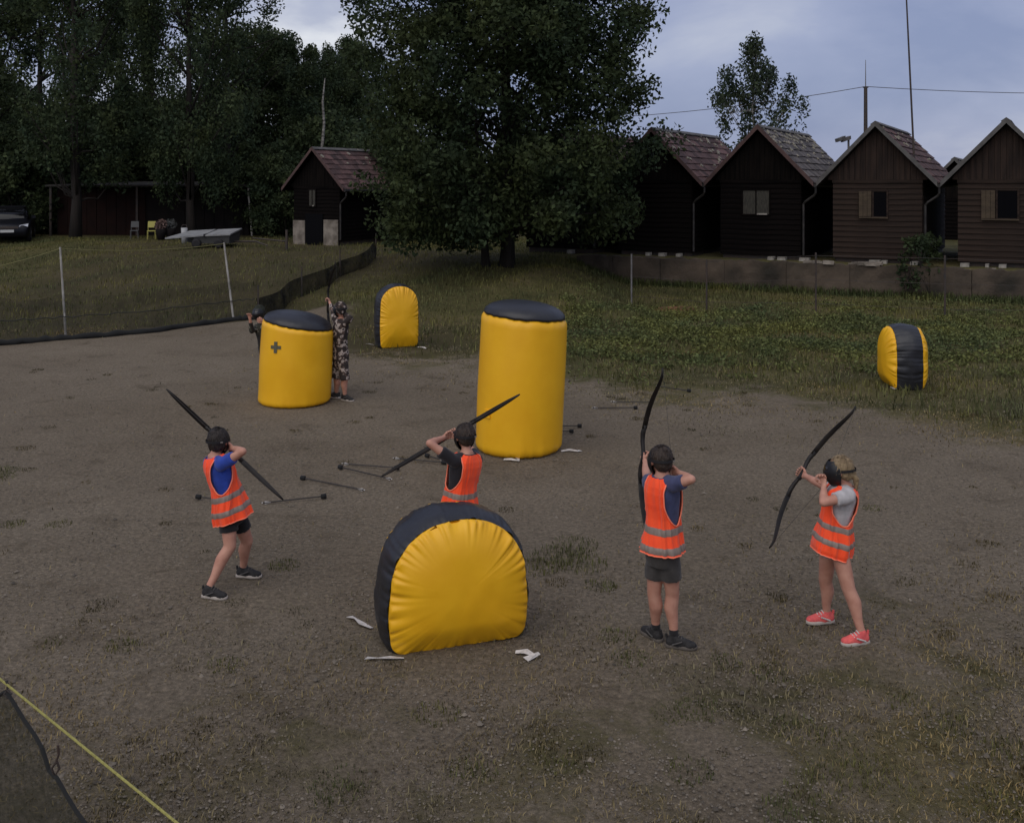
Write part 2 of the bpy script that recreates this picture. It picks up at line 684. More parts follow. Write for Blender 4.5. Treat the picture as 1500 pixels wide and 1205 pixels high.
tag(link('ground', gme, ground_material()), kind='structure')


# loose stones, straw and grass blades
def scatter(n, y0, y1, power=1.0, margin=1.45):
    """points spread over the ground in front of the camera, denser near it"""
    Y = y0 + (y1 - y0) * RNG.random(n) ** power
    X = (RNG.random(n) * 2 - 1) * 0.5 * Y * margin
    return X, Y


def stones(n):
    X, Y = scatter(n, 4.6, 19, 1.5)
    s = RNG.uniform(0.004, 0.0105, n) * (1 + (RNG.random(n) > 0.985) * 1.3)
    base = np.array([[1, 0, 0], [0.2, 0.9, 0], [-0.9, 0.35, 0], [-0.5, -0.8, 0], [0.6, -0.7, 0], [0.1, 0.1, 0.8]])
    ang = RNG.random(n) * 6.283
    c, sn = np.cos(ang), np.sin(ang)
    jit = RNG.uniform(0.7, 1.3, (n, 6, 3))
    p = base[None] * jit
    q = np.empty_like(p)
    q[..., 0] = p[..., 0] * c[:, None] - p[..., 1] * sn[:, None]
    q[..., 1] = p[..., 0] * sn[:, None] + p[..., 1] * c[:, None]
    q[..., 2] = p[..., 2]
    q *= s[:, None, None]
    q[..., 0] += X[:, None]
    q[..., 1] += Y[:, None]
    q[..., 2] += (terrain(X, Y) + 0.004)[:, None]
    f = np.array([[0, 1, 5], [1, 2, 5], [2, 3, 5], [3, 4, 5], [4, 0, 5]])
    ff = (np.arange(n)[:, None, None] * 6 + f[None]).reshape(-1, 3)
    return np_mesh('gravel_stones', q.reshape(-1, 3), ff)


M_STONE = mat('stone', (0.165, 0.138, 0.105), (0.10, 0.083, 0.062), 3, rough=0.9, island=0.5)
tag(link('gravel_stones', stones(66000), M_STONE), 'loose gravel stones strewn over the grey field', 'gravel', kind='stuff')


def blades(X, Y, h, lean, width, name, seg2=True):
    n = len(X)
    z = terrain(X, Y)
    a = RNG.random(n) * 6.283
    d = np.stack([np.cos(a), np.sin(a)], -1)
    pw = np.stack([-d[:, 1], d[:, 0]], -1)
    b0 = np.stack([X, Y], -1)
    mid = b0 + d * (lean * h * 0.35)[:, None]
    tip = b0 + d * (lean * h)[:, None]
    hz = h * np.sqrt(np.clip(1 - (lean * 0.8) ** 2, 0.08, 1))
    vv = np.empty((n, 5, 3))
    vv[:, 0, :2] = b0 - pw * (width / 2)[:, None]
    vv[:, 1, :2] = b0 + pw * (width / 2)[:, None]
    vv[:, 2, :2] = mid + pw * (width * 0.4)[:, None]
    vv[:, 3, :2] = mid - pw * (width * 0.4)[:, None]
    vv[:, 4, :2] = tip
    vv[:, 0, 2] = vv[:, 1, 2] = z - 0.01
    vv[:, 2, 2] = vv[:, 3, 2] = z + hz * 0.62
    vv[:, 4, 2] = z + hz
    o = np.arange(n)[:, None] * 5
    f = np.concatenate([o + np.array([[0, 1, 2]]), o + np.array([[0, 2, 3]]), o + np.array([[3, 2, 4]])], 0)
    return np_mesh(name, vv.reshape(-1, 3), f)


def keep(X, Y, lo):
    g = grass_amount(X, Y)
    k = RNG.random(len(X)) < np.clip((g - lo) / (1 - lo), 0, 1)
    return X[k], Y[k]


M_GRASS = leaf_mat('grass_blades', (0.122, 0.120, 0.043), var=0.6, trans=0.25)
M_STRAW = leaf_mat('dry_grass', (0.185, 0.145, 0.072), var=0.65, trans=0.15)
# grass of the banks
gx = RNG.uniform(-28, 25, 260000)
gy = RNG.uniform(10, 46, 260000)
ok = np.abs(gx) < gy * 0.62 + 3
gx, gy = keep(gx[ok], gy[ok], 0.45)
u_, v_ = uv_of(gx, gy)
ok = (np.abs(v_ - WALL_V) > 0.3) & ~((v_ > WALL_V) & (gx > 2))
gx, gy = gx[ok], gy[ok]
patchy = 0.5 + 0.5 * np.sin(gx * 1.1 + 0.6 * np.sin(gy * 0.9)) * np.sin(gy * 0.8 + gx * 0.25)
bank_shade = smooth(-1.0, -5.0, gx + 2.5 * np.sin(gy * .5)) * (1 - smooth(-14, -19, gx))  # same painted shade area, used to thin the blades over dark turf
ok = RNG.random(len(gx)) > bank_shade * .6
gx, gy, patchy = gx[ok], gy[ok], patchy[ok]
hh = RNG.uniform(0.05, 0.13, len(gx)) * (0.6 + 0.9 * patchy)
tag(link('bank_grass', blades(gx, gy, hh, RNG.uniform(0.1, 0.8, len(gx)), RNG.uniform(0.010, 0.022, len(gx)), 'bank_grass'), M_GRASS),
    'short green grass on the banks around the field', 'grass', kind='stuff')
wx = RNG.uniform(-9.6, 8.5, 5200)
wv = -.95 - np.abs(RNG.normal(0, .28, 5200))
wX, wY = C0.x + wx * RDIR.x + wv * ADIR.x, C0.y + wx * RDIR.y + wv * ADIR.y
tag(link('wall_foot_grass', blades(wX, wY, RNG.uniform(.08, .30, 5200), RNG.uniform(.1, .7, 5200), RNG.uniform(.012, .028, 5200), 'wall_foot_grass'), leaf_mat('rank_grass', (0.070, 0.080, 0.028), var=.5, trans=.2)),
    'taller rank grass along the foot of the retaining wall', 'grass', kind='stuff')
# dry grass at the edge of the gravel and in the foreground
gx, gy = scatter(420000, 4.4, 24, 1.15)
ok = RNG.random(len(gx)) < np.clip(grass_amount(gx, gy) * 1.0 + 0.012, 0, 0.6)
gx, gy = gx[ok], gy[ok]
cl = np.array([mnoise.noise(V((x * 0.9, y * 0.9, 3.3))) for x, y in zip(gx, gy)])
ok = cl > -0.16
gx, gy = gx[ok], gy[ok]
tag(link('dry_grass', blades(gx, gy, RNG.uniform(0.014, 0.052, len(gx)), RNG.uniform(0.75, 1.2, len(gx)), RNG.uniform(0.003, 0.008, len(gx)) * (0.6 + gy / 14), 'dry_grass'), M_STRAW),
    'thin dry straw coloured grass in the foreground', 'grass', kind='stuff')


# separate small tufts on the gravel
def tufts(spots, name, per, rad, hlo, hhi):
    X, Y, H = [], [], []
    for (x, y, s) in spots:
        n = int(per * s)
        r = rad * s * np.sqrt(RNG.random(n))
        a = RNG.random(n) * 6.283
        X.append(x + r * np.cos(a))
        Y.append(y + r * np.sin(a))
        H.append(RNG.uniform(hlo, hhi, n) * s * (1.15 - r / (rad * s) * 0.5))
    X, Y, H = map(np.concatenate, (X, Y, H))
    return blades(X, Y, H, RNG.uniform(0.15, 0.95, len(X)), RNG.uniform(0.004, 0.009, len(X)), name)


sp = []
for (px, py, s) in [(905, 932, 1.0), (925, 965, 1.0), (880, 858, 1.0), (820, 815, 1.8), (850, 825, 1.7), (790, 830, 1.6), (840, 800, 1.6), (415, 828, 1.0),
                    (180, 945, .9), (330, 975, .9), (74, 942, .8), (20, 768, .9), (86, 768, .9), (640, 1045, 1.1), (690, 1130, 1.1), (500, 1150, 1.2),
                    (490, 1165, 1.1), (985, 1045, 1.0), (1025, 1040, 1.1), (980, 1050, .9), (1170, 1065, 1.2), (1220, 1085, 1.1), (1255, 1130, 1.6),
                    (1290, 1140, 1.6), (1200, 1150, 1.3), (1450, 1180, 1.4), (1390, 1060, 1.1), (1330, 1030, 1.0), (1060, 970, .9), (1130, 985, 1.0),
                    (1280, 745, .8), (1480, 1100, 1.2), (1160, 1190, 1.2), (5, 690, 1.4), (0, 700, 1.3), (1010, 1130, 1.0), (830, 1120, 1.0)]:
    g = on_ground(px, py)
    sp.append((g.x, g.y, s))
tag(link('green_tufts', tufts(sp, 'green_tufts', 130, 0.15, 0.015, 0.045), leaf_mat('tuft_green', (0.100, 0.098, 0.036), var=0.5, trans=0.2)),
    'small green grass tufts growing out of the gravel', 'grass', kind='stuff')
tx, ty = scatter(680, 4.6, 19, 1.1)
k = RNG.random(680) < 0.25 + 0.7 * grass_amount(tx, ty)
sp = [(x, y, s) for x, y, s in zip(tx[k], ty[k], RNG.uniform(0.35, 1.15, k.sum()))]
tag(link('brown_tufts', tufts(sp, 'brown_tufts', 70, 0.11, 0.012, 0.042), leaf_mat('tuft_brown', (0.085, 0.068, 0.032), var=0.5, trans=0.2)),
    'small brownish weed tufts scattered over the gravel', 'grass', kind='stuff')


# leaves ---------------------------------------------------------------
def leaf_quads(C, size, flat=0.0, droop=0.0):
    """diamond leaves at points C"""
    n = len(C)
    a = RNG.normal(size=(n, 3))
    a[:, 2] = a[:, 2] * (1 - flat) - droop
    a /= np.linalg.norm(a, axis=1)[:, None]
    b = RNG.normal(size=(n, 3))
    b -= a * (a * b).sum(1)[:, None]
    b /= np.linalg.norm(b, axis=1)[:, None]
    L = size * RNG.uniform(0.7, 1.3, n)[:, None]
    vv = np.stack([C - a * L, C + b * L * 0.55, C + a * L, C - b * L * 0.55], 1)
    return vv.reshape(-1, 3), np.arange(n * 4).reshape(n, 4)


def weeds(n_clump):
    cs = []
    while len(cs) < n_clump:
        px, py = random.uniform(830, 1720), random.gauss(478, 24)
        if py < 440 or py > 545:
            continue
        Y = 1500 * 3.2 / (py - 268)
        X = (px - 750) * Y / 1500
        if mnoise.noise(V((X * 0.6, Y * 0.6, 1.0))) < -0.25:
            continue
        cs.append((X, Y))
    pts = []
    for X, Y in cs:
        m = random.randint(24, 60)
        r = random.uniform(0.10, 0.26)
        p = RNG.normal(size=(m, 3)) * np.array([r, r, r * 0.35])
        p[:, 2] = np.abs(p[:, 2])
        p += np.array([X, Y, 0.03])
        p[:, 2] += terrain(p[:, 0], p[:, 1])
        pts.append(p)
    vv, f = leaf_quads(np.concatenate(pts), 0.034, flat=0.3)
    return np_mesh('bank_weeds', vv, f)


tag(link('bank_weeds', weeds(950), L_WEED), 'low leafy green weeds covering the right hand bank', 'weeds', kind='stuff')

cp = on_ground(992, 450, .08)
r9 = random.Random(4)
cl_rings = []
for (q, z) in ((1.0, -.03), (.8, .03), (.45, .06), (.1, .07)):
    cl_rings.append([(math.cos(6.283 * j / 18) * .62 * q * r9.uniform(.8, 1.15), math.sin(6.283 * j / 18) * .34 * q * r9.uniform(.8, 1.15), z * r9.uniform(.8, 1.2)) for j in range(18)])
clay = MB().loft(cl_rings).build('clay_heap', mat('orange_clay', (0.17, 0.075, 0.035), (0.09, 0.05, 0.025), 6, rough=1.0, bump=.8, bump_scale=20), None, True)
clay.location = (cp.x, cp.y, tz(cp.x, cp.y))
tag(clay, 'flat heap of orange clay on the grassy bank below the cabins', 'clay heap')

# ------------------------------------------------------------------ retaining wall
w_root = empty('retaining_wall', C0 + ADIR * WALL_V, -ROW_A)
tag(w_root, 'low weathered concrete retaining wall below the row of cabins', 'wall')
u = -9.4
rr = random.Random(3)
while u < 8.2:
    w = rr.uniform(1.0, 2.3)
    gap = rr.choice((0.004, 0.004, 0.016))
    nx_, nz_ = max(5, int(w / .14)), 7
    pr = rr.uniform(-0.04, 0.04)
    front = []
    for i in range(nx_ + 1):
        x = u + (w - gap) * i / nx_
        top = 1.0 + .05 * mnoise.noise(V((x * 2.1, 0, 4))) + .05 * mnoise.noise(V((x * 6, 3, 1)))
        front.append([(x, -.15 + pr + .03 * (1 - k / nz_) * -1 + .035 * mnoise.noise(V((x * 3, k * .5, 7))) + .02 * mnoise.noise(V((x * 9, k * 1.7, 2))), -.3 + (top + .3) * k / nz_) for k in range(nz_ + 1)])
    vs, fs = [], []
    for c_ in front:
        vs += c_ + [(c_[-1][0], .16, c_[-1][2]), (c_[0][0], .16, -.3)]
    m_ = nz_ + 3
    for i in range(nx_):
        for k in range(m_):
            k2 = (k + 1) % m_
            fs.append((i * m_ + k, (i + 1) * m_ + k, (i + 1) * m_ + k2, i * m_ + k2))
    fs.append(tuple(range(m_)))
    fs.append(tuple(nx_ * m_ + k for k in range(m_))[::-1])
    MB().add(vs, fs).build('wall_panel', CONC if rr.random() < 0.8 or u < 2 else CONCL, w_root)
    u += w


def chunk(x, y, z, s):
    """a broken piece of concrete"""
    pts = []
    for sx in (-1, 1):
        for sy in (-1, 1):
            for sz in (-1, 1):
                pts.append(V((x + sx * s * rr.uniform(.6, 1.5), y + sy * s * rr.uniform(.5, 1), z + sz * s * rr.uniform(.25, .5))))
    q = pts
    return MB().hexa([q[0], q[4], q[6], q[2], q[1], q[5], q[7], q[3]])


for _ in range(15):
    chunk(rr.uniform(-1.9, .3), rr.uniform(-.12, .05), 1.0 + rr.uniform(0, .05), rr.uniform(.06, .15)).build('broken_coping', CONCL, w_root)
for _ in range(7):
    chunk(rr.uniform(2.5, 6.0), rr.uniform(-.12, .05), 1.0 + rr.uniform(0, .03), rr.uniform(.05, .11)).build('broken_coping', CONCL, w_root)

# ------------------------------------------------------------------ cabins
WOODS = {
    'black': mat('black_stained_boards', (0.0045, 0.004, 0.004), (0.009, 0.007, 0.0065), 3, rough=0.95, bump=0.3, bump_scale=20, stretch=(0.3, 1, 4), spec=0.02),
    'brown': mat('brown_boards', (0.036, 0.024, 0.018), (0.016, 0.0115, 0.0095), 2.2, rough=0.9, bump=0.4, bump_scale=20, stretch=(0.4, 1, 4), spec=0.15, detail=8),
}
GABLES = {
    'black': mat('black_stained_gable', (0.005, 0.0045, 0.0045), (0.010, 0.008, 0.007), 3, rough=0.95, bump=0.3, bump_scale=20, stretch=(4, 1, .3), spec=0.02),
    'brown': mat('brown_gable', (0.040, 0.026, 0.020), (0.018, 0.013, 0.011), 2.2, rough=0.9, bump=0.4, bump_scale=20, stretch=(4, 1, .4), spec=0.15, detail=8),
}
ROOFS = {
    'red': mat('red_brown_shingles', (0.105, 0.056, 0.050), (0.055, 0.034, 0.031), 1.3, rough=0.9, island=0.5, bump=0.3, bump_scale=30, detail=8),
    'grey': mat('grey_shingles', (0.115, 0.100, 0.092), (0.058, 0.050, 0.046), 1.3, rough=0.9, island=0.5, bump=0.3, bump_scale=30, detail=8),
}
VERGES = {'red': mat('red_verge', (0.10, 0.055, 0.048), (0.05, 0.032, 0.030), 3, rough=0.85), 'grey': mat('grey_verge', (0.115, 0.108, 0.10), (0.06, 0.056, 0.052), 3, rough=0.85)}
MOSS = mat('moss_and_lichen', (0.20, 0.19, 0.14), (0.30, 0.27, 0.22), 9, rough=1.0)
SHUTTER = mat('tan_shutter', (0.070, 0.050, 0.030), (0.045, 0.032, 0.020), 4, rough=0.9, stretch=(1, 1, 3))
CURTAIN = mat('pale_curtain', (0.055, 0.050, 0.038), (0.026, 0.024, 0.020), 6, rough=0.9, stretch=(6, 1, 1))
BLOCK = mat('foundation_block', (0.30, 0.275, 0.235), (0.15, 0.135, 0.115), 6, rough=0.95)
GUTTER = mat('gutter_metal', (0.024, 0.022, 0.021), (0.045, 0.04, 0.036), 5, rough=0.5, metal=0.4)
HW, EH, WH, PK, LEN = 1.27, 1.68, 2.28, 4.04, 6.8
SLOPE = (PK - WH) / EH
CACHE = {}


def cached(key, make):
    if key not in CACHE:
        CACHE[key] = make()
    return CACHE[key]


def mesh_with(key, make, m):
    """one mesh per shape and material, shared by all copies"""
    def mk():
        me = make().mesh(key[0])
        me.materials.append(m)
        return me
    return cached(key, mk)


def put(name, key, make, m, parent, loc=(0, 0, 0)):
    o = link(name, mesh_with(key + (m.name,), make, m), None, parent)
    o.location = loc
    return o


def shingles(side, seed):
    r = random.Random(seed)
    mb = MB()
    sl = math.hypot(EH, PK - WH)
    cx, cz = EH / sl, -(PK - WH) / sl
    nx, nz_ = (PK - WH) / sl, EH / sl
    rows, per = 8, 21
    for i in range(rows):
        s0, s1 = sl * i / rows, sl * (i + 1) / rows + 0.05
        for j in range(per + 1):
            y0 = -0.3 + (LEN + 0.6) * (j - (0.5 if i % 2 else 0)) / per
            y1 = y0 + (LEN + 0.6) / per - 0.012
            y0, y1 = max(y0, -0.3), min(y1, LEN + 0.3)
            if y1 - y0 < 0.04:
                continue
            a, b = 0.018 + r.uniform(0, .004), 0.05 + r.uniform(-.006, .012)
            ds = r.uniform(-.012, .012)
            p = []
            for up in (0.0, 0.014):
                for (s, y, off) in ((s0, y0, a), (s1 + ds, y0, b), (s1 + ds, y1, b), (s0, y1, a)):
                    o = off + up
                    p.append((side * (s * cx + nx * o), y, PK + s * cz + nz_ * o))
            mb.hexa(p)
    return mb


def roof_patches(seed, n):
    r = random.Random(seed)
    mb = MB()
    sl = math.hypot(EH, PK - WH)
    cx, cz = EH / sl, -(PK - WH) / sl
    nx, nz_ = (PK - WH) / sl, EH / sl
    for _ in range(n):
        s = abs(r.gauss(0, 0.42)) * sl * 0.7
        if s > sl - .2:
            continue
        y = r.uniform(-0.2, LEN)
        k = r.randint(5, 7)
        ring = []
        R = r.uniform(0.04, 0.13)
        for q in range(k):
            a = 6.283 * q / k
            rad = R * r.uniform(.5, 1.2)
            ring.append((s + rad * math.cos(a) * .8, y + rad * math.sin(a)))
        top = [((ss * cx + nx * 0.085), yy, PK + ss * cz + nz_ * 0.085) for ss, yy in ring]
        bot = [((ss * cx + nx * 0.03), yy, PK + ss * cz + nz_ * 0.03) for ss, yy in ring]
        mb.loft([bot, top])
    return mb


def cabin(n, wood, roof, label, window, blocks, patch=0, base=None, seed=0):
    root = empty('cabin', base if base is not None else (C0 - RDIR * (3.5 * n) + V((0, 0, 1.10))), -ROW_A)
    tag(root, label, 'cabin', 'row of wooden cabins')
    W, G = WOODS[wood], GABLES[wood]

    def core():
        mb = MB()
        mb.prism([(-HW + .03, 0.05), (HW - .03, 0.05), (HW - .03, WH + .3), (0, PK - .06), (-HW + .03, WH + .3)], 0.03, LEN)
        return mb
    put('wall', ('wall',), core, W, root)
    nb, bw = 14, 2.26 / 14
    for i in range(nb):
        put('board', ('front_board',), lambda: MB().hexa(
            [(-HW, -0.018, 0), (HW, -0.018, 0), (HW, 0.03, 0), (-HW, 0.03, 0),
             (-HW, 0.004, bw - .006), (HW, 0.004, bw - .006), (HW, 0.03, bw - .006), (-HW, 0.03, bw - .006)]), W, root, (0, 0, 0.04 + i * bw))
        put('board', ('side_board',), lambda: MB().hexa(
            [(HW - .03, 0.03, 0), (HW + .02, 0.03, 0), (HW + .02, LEN, 0), (HW - .03, LEN, 0),
             (HW - .03, 0.03, bw - .006), (HW + .002, 0.03, bw - .006), (HW + .002, LEN, bw - .006), (HW - .03, LEN, bw - .006)]), W, root, (0, 0, 0.04 + i * bw))
    g0 = 0.04 + nb * bw + 0.05
    put('trim_board', ('trim_board',), lambda: MB().box(-HW - .02, HW + .02, -0.035, 0.028, g0 - .055, g0 + .04), W, root)
    gw = 0.158
    m = int(1.5 / gw)
    for i in range(-m, m):
        xa, xb = i * gw + .004, (i + 1) * gw - .004

        def gb(xa=xa, xb=xb):
            za, zb = PK - .10 - abs(xa) * SLOPE, PK - .10 - abs(xb) * SLOPE
            zl = g0 + .042
            za, zb = max(za, zl + .02), max(zb, zl + .02)
            d = 0.004 * (i % 3)
            return MB().hexa([(xa, -0.022 - d, zl), (xb, -0.022 - d, zl), (xb, 0.028, zl), (xa, 0.028, zl),
                              (xa, -0.022 - d, za), (xb, -0.022 - d, zb), (xb, 0.028, zb), (xa, 0.028, za)])
        put('gable_board', ('gable_board', i), gb, G, root)
    # roof
    R = ROOFS[roof]

    def deck():
        mb = MB()
        for s in (-1, 1):
            mb.hexa([(0, -.28, PK - .06), (s * EH, -.28, WH - .06), (s * EH, LEN + .28, WH - .06), (0, LEN + .28, PK - .06),
                     (0, -.28, PK + .0), (s * EH, -.28, WH + .0), (s * EH, LEN + .28, WH + .0), (0, LEN + .28, PK + .0)])
        return mb
    rf = put('roof', ('roof_deck',), deck, W, root)
    for s in (-1, 1):
        me = shingles(s, seed * 2 + s).mesh('shingles')
        o = link('shingles', me, R, rf)
        o['kind'] = 'stuff'

        def verge(s=s):
            return MB().hexa([(0, -.34, PK - .06), (s * (EH + .03), -.34, WH - .09), (s * (EH + .03), -.305, WH - .09), (0, -.305, PK - .06),
                              (0, -.34, PK + .10), (s * (EH + .03), -.34, WH + .07), (s * (EH + .03), -.305, WH + .07), (0, -.305, PK + .10)])
        put('verge_board', ('verge', s), verge, VERGES['grey' if n == 0 else 'red' if n == 1 else roof], rf)
    put('ridge_cap', ('ridge_cap',), lambda: MB().prism([(-.14, PK + .0), (0, PK + .10), (.14, PK + .0), (.12, PK - .03), (0, PK + .07), (-.12, PK - .03)], -.33, LEN + .33), VERGES['grey'] if roof == 'grey' or patch else VERGES['red'], rf)
    if patch:
        link('lichen', roof_patches(seed + 9, patch).mesh('lichen'), MOSS, rf)['kind'] = 'stuff'
    # gutter and downpipe on the right eave
    put('gutter', ('gutter',), lambda: MB().tube([(EH + .07, -.3, WH - .06), (EH + .07, LEN + .2, WH - .06)], 0.055, 8), GUTTER, root)
    put('downpipe', ('downpipe',), lambda: MB().tube(
        [(EH + .07, -.18, WH - .1), (EH + .07, -.18, WH - .28), (EH + .02, -.15, WH - .36), (HW + .16, -.1, WH - .55), (HW + .09, -.07, WH - .64), (HW + .09, -.07, 0.08)], 0.04, 8), GUTTER, root)
    # window
    if window:
        wx, wz, ww, wh, kind = window
        wd = put('window', ('window_frame', window), lambda: MB().box(wx - ww / 2 - .05, wx + ww / 2 + .05, -.045, .01, wz - .05, wz)
                 .box(wx - ww / 2 - .05, wx + ww / 2 + .05, -.045, .01, wz + wh, wz + wh + .05)
                 .box(wx - ww / 2 - .05, wx - ww / 2, -.045, .01, wz, wz + wh).box(wx + ww / 2, wx + ww / 2 + .05, -.045, .01, wz, wz + wh), W, root)
        put('pane', ('pane', window), lambda: MB().box(wx - ww / 2, wx + ww / 2, -.030, -.022, wz, wz + wh), CURTAIN if kind == 'curtain' else GLASS, wd)
        if kind == 'curtain':
            put('mullion', ('mullion', window), lambda: MB().box(wx - .02, wx + .02, -.042, -.032, wz, wz + wh), W, wd)
            put('sill', ('sill', window), lambda: MB().box(wx + .04, wx + ww / 2 - .05, -.08, -.047, wz - .02, wz + .03), BLOCK, wd)
        else:
            put('sill', ('sill', window), lambda: MB().box(wx - ww / 2 - .42, wx + ww / 2 + .05, -.085, -.047, wz - .06, wz - .02), SHUTTER, wd)
            sw = 0.36
            for q in range(3):
                put('shutter_slat', ('shutter', q, window), lambda q=q: MB().box(wx - ww / 2 - .06 - sw + q * sw / 3, wx - ww / 2 - .06 - sw + (q + 1) * sw / 3 - .008, -.075, -.049, wz - .01, wz + wh + .01), SHUTTER, wd)
    for i, (bx, bwid) in enumerate(blocks):
        put('foundation_block', ('fblock', round(bwid, 2)), lambda bwid=bwid: MB().hexa(
            [(0, -.16, -.12), (bwid, -.14, -.12), (bwid, .1, -.12), (0, .1, -.12), (.01, -.15, .01), (bwid - .015, -.13, .0), (bwid, .1, .01), (0, .1, .0)]), BLOCK, root, (bx, -.06, -.005))
    # base skirt between the blocks
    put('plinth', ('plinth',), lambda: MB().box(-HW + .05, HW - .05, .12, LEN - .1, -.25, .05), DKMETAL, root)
    return root


cabin(-1, 'brown', 'grey', 'brown wooden cabin with tan shutter cut by the right edge of the picture', (0.02, 1.30, 0.5, 0.78, 'dark'), [(-1.2, .24), (-.55, .1), (-.2, .2), (.5, .3)], seed=1)
cabin(0, 'brown', 'red', 'brown wooden cabin with small dark window and an antenna mast on its roof', (0.10, 1.30, 0.36, 0.74, 'dark'), [(-.2, .32), (.15, .16), (.95, .22)], patch=14, seed=2)
cabin(1, 'black', 'grey', 'black wooden cabin with curtained window and lichen spotted grey roof', (-0.12, 1.32, 0.82, 0.74, 'curtain'), [(.28, .2), (.58, .26), (1.25, .3)], patch=75, seed=3)
cabin(2, 'black', 'red', 'black cabin with reddish shingle roof half hidden by the big tree', None, [(-.25, .14), (.2, .22), (.8, .16)], patch=48, seed=4)
cabin(3, 'black', 'red', 'black cabin almost wholly hidden behind the right side of the big tree', None, [(.4, .2)], seed=5)
lc = cabin(6, 'black', 'red', 'black cabin with pale plinth standing apart left of the big tree', (-0.22, 1.55, 0.34, 0.70, 'curtain'), [], patch=12, seed=6)
lc.scale = (.90, .90, .90)
lc.location += V((-.08, 0, 0))
mb = MB()
mb.box(-1.28, -.62, -.05, .0, -.3, .9)
mb.build('plinth_panel', CONCL, lc)
mb = MB()
mb.box(.42, 1.2, -.05, .0, -.3, .95)
mb.build('plinth_panel', CONCL, lc)
cabin(99, 'black', 'grey', 'grey cabin roof glimpsed far back between the two brown cabins', None, [], base=V((18.6, 43.0, .35)), seed=8)
MB().box(-.58, .38, -.06, .0, -.25, 1.2).build('door', mat('dark_door', (0.006, 0.006, 0.007), rough=0.95, spec=.02), lc)

# ------------------------------------------------------------------ masts, flood light, wire
hc = C0 + V((0, 0, 1.0))
mp_ = hc + RDIR * 1.02 + ADIR * 0.25
mtop = at(1325, -60, mp_.y)
mz = 1.1 + PK - 1.02 * SLOPE - 0.05
mast = empty('antenna_mast', (mp_.x, mp_.y, mz))
tag(mast, 'tall thin antenna mast rising out of the top of the picture', 'mast')
d = mtop - V((mp_.x, mp_.y, mz))
MB().tube([(0, 0, 0), d * 0.5, d], [0.032, 0.028, 0.02], 8).build('pole', DKMETAL, mast)
MB().tube([(0, 0, 0.0), d * 0.02], [0.07, 0.05], 10).build('foot_flange', DKMETAL, mast)

p = at(1268, 210, 48)
gz_ = tz(p.x, p.y)
um = empty('utility_pole', (p.x, p.y, gz_))
tag(um, 'dark utility pole with thin tip behind the cabin with the mast', 'pole')
zt, zt2 = at(1268, 127, 48).z - gz_, at(1268, 88, 48).z - gz_
MB().tube([(0, 0, -.3), (0, 0, zt)], [0.11, 0.08], 10).build('pole', DKMETAL, um)
MB().tube([(0, 0, zt), (0, 0, zt2)], [0.025, 0.012], 6).build('tip', METAL, um)
MB().box(-.12, .12, -.05, .05, zt - .06, zt).build('wire_bracket', DKMETAL, um)

A, B, Cw = at(700, 176, 58), at(1268, 127, 48), at(1900, 126, 50)
pts = []
for P0, P1, sag in ((A, B, 0.5), (B, Cw, 0.35)):
    for i in range(13):
        t = i / 12
        q = P0.lerp(P1, t)
        q.z -= sag * 4 * t * (1 - t)
        pts.append(q)
pts = [q for i, q in enumerate(pts) if i == 0 or (q - pts[i - 1]).length > .01]
tag(MB().tube(pts, 0.016, 5).build('overhead_wire', DKMETAL), 'thin overhead wire strung across the sky above the cabin roofs', 'wire')

p = at(1243, 205, 42)
gz_ = tz(p.x, p.y)
fl = empty('flood_light', (p.x, p.y, gz_))
tag(fl, 'twin flood light on a thin pole between two cabin roofs', 'flood light')
hz_ = p.z - gz_
MB().tube([(0, 0, -.3), (0, 0, hz_)], 0.045, 8).build('pole', METAL, fl)
MB().box(-.32, .06, -.04, .04, hz_, hz_ + .05).build('crossbar', METAL, fl)
for dx in (-.30, -.08):
    MB().hexa([(dx - .20, -.2, hz_ - .10), (dx + .12, -.2, hz_ + .02), (dx + .12, .12, hz_ + .02), (dx - .20, .12, hz_ - .10),
               (dx - .22, -.24, hz_ + .04), (dx + .10, -.24, hz_ + .16), (dx + .1, .16, hz_ + .16), (dx - .22, .16, hz_ + .04)]).build('lamp_head', METAL, fl)

# wire fence below the wall
fence = empty('wire_fence', (9.0, 26.5, 0.1))
tag(fence, 'thin wire fence with slim posts along the right hand bank', 'fence')
FP = [(925, 445, 372), (1035, 446, 380), (1195, 452, 370), (1384, 466, 374), (1560, 478, 380)]
fp3 = []
for i, (px, pb, pt) in enumerate(FP):
    Y = 28.2 - i * 0.95
    b_ = at(px, pb, Y)
    b_.z = tz(b_.x, Y)
    t_ = at(px, pt, Y)
    fp3.append((b_, t_))
    MB().tube([b_ - fence.location - V((0, 0, .15)), t_ - fence.location], 0.025, 7).build('post', METAL if i == 0 else DKMETAL, fence)
for k in (0.15, 0.55, 0.95):
    MB().tube([a.lerp(b, k) - fence.location for a, b in fp3], 0.005, 4).build('wire', DKMETAL, fence)
# short fence beside the far cabin
f2 = empty('post_and_rail', at(420, 365, 38))
f2.location.z = tz(f2.location.x, 38)
tag(f2, 'dark post with a low rail left of the far black cabin', 'fence')
MB().tube([(0, 0, -.2), (0, 0, 0.75)], 0.05, 7).build('post', DKMETAL, f2)
MB().tube([(0, 0, .32), (-1.55, 1.2, .38)], 0.03, 6).build('rail', DKMETAL, f2)

# ------------------------------------------------------------------ trees


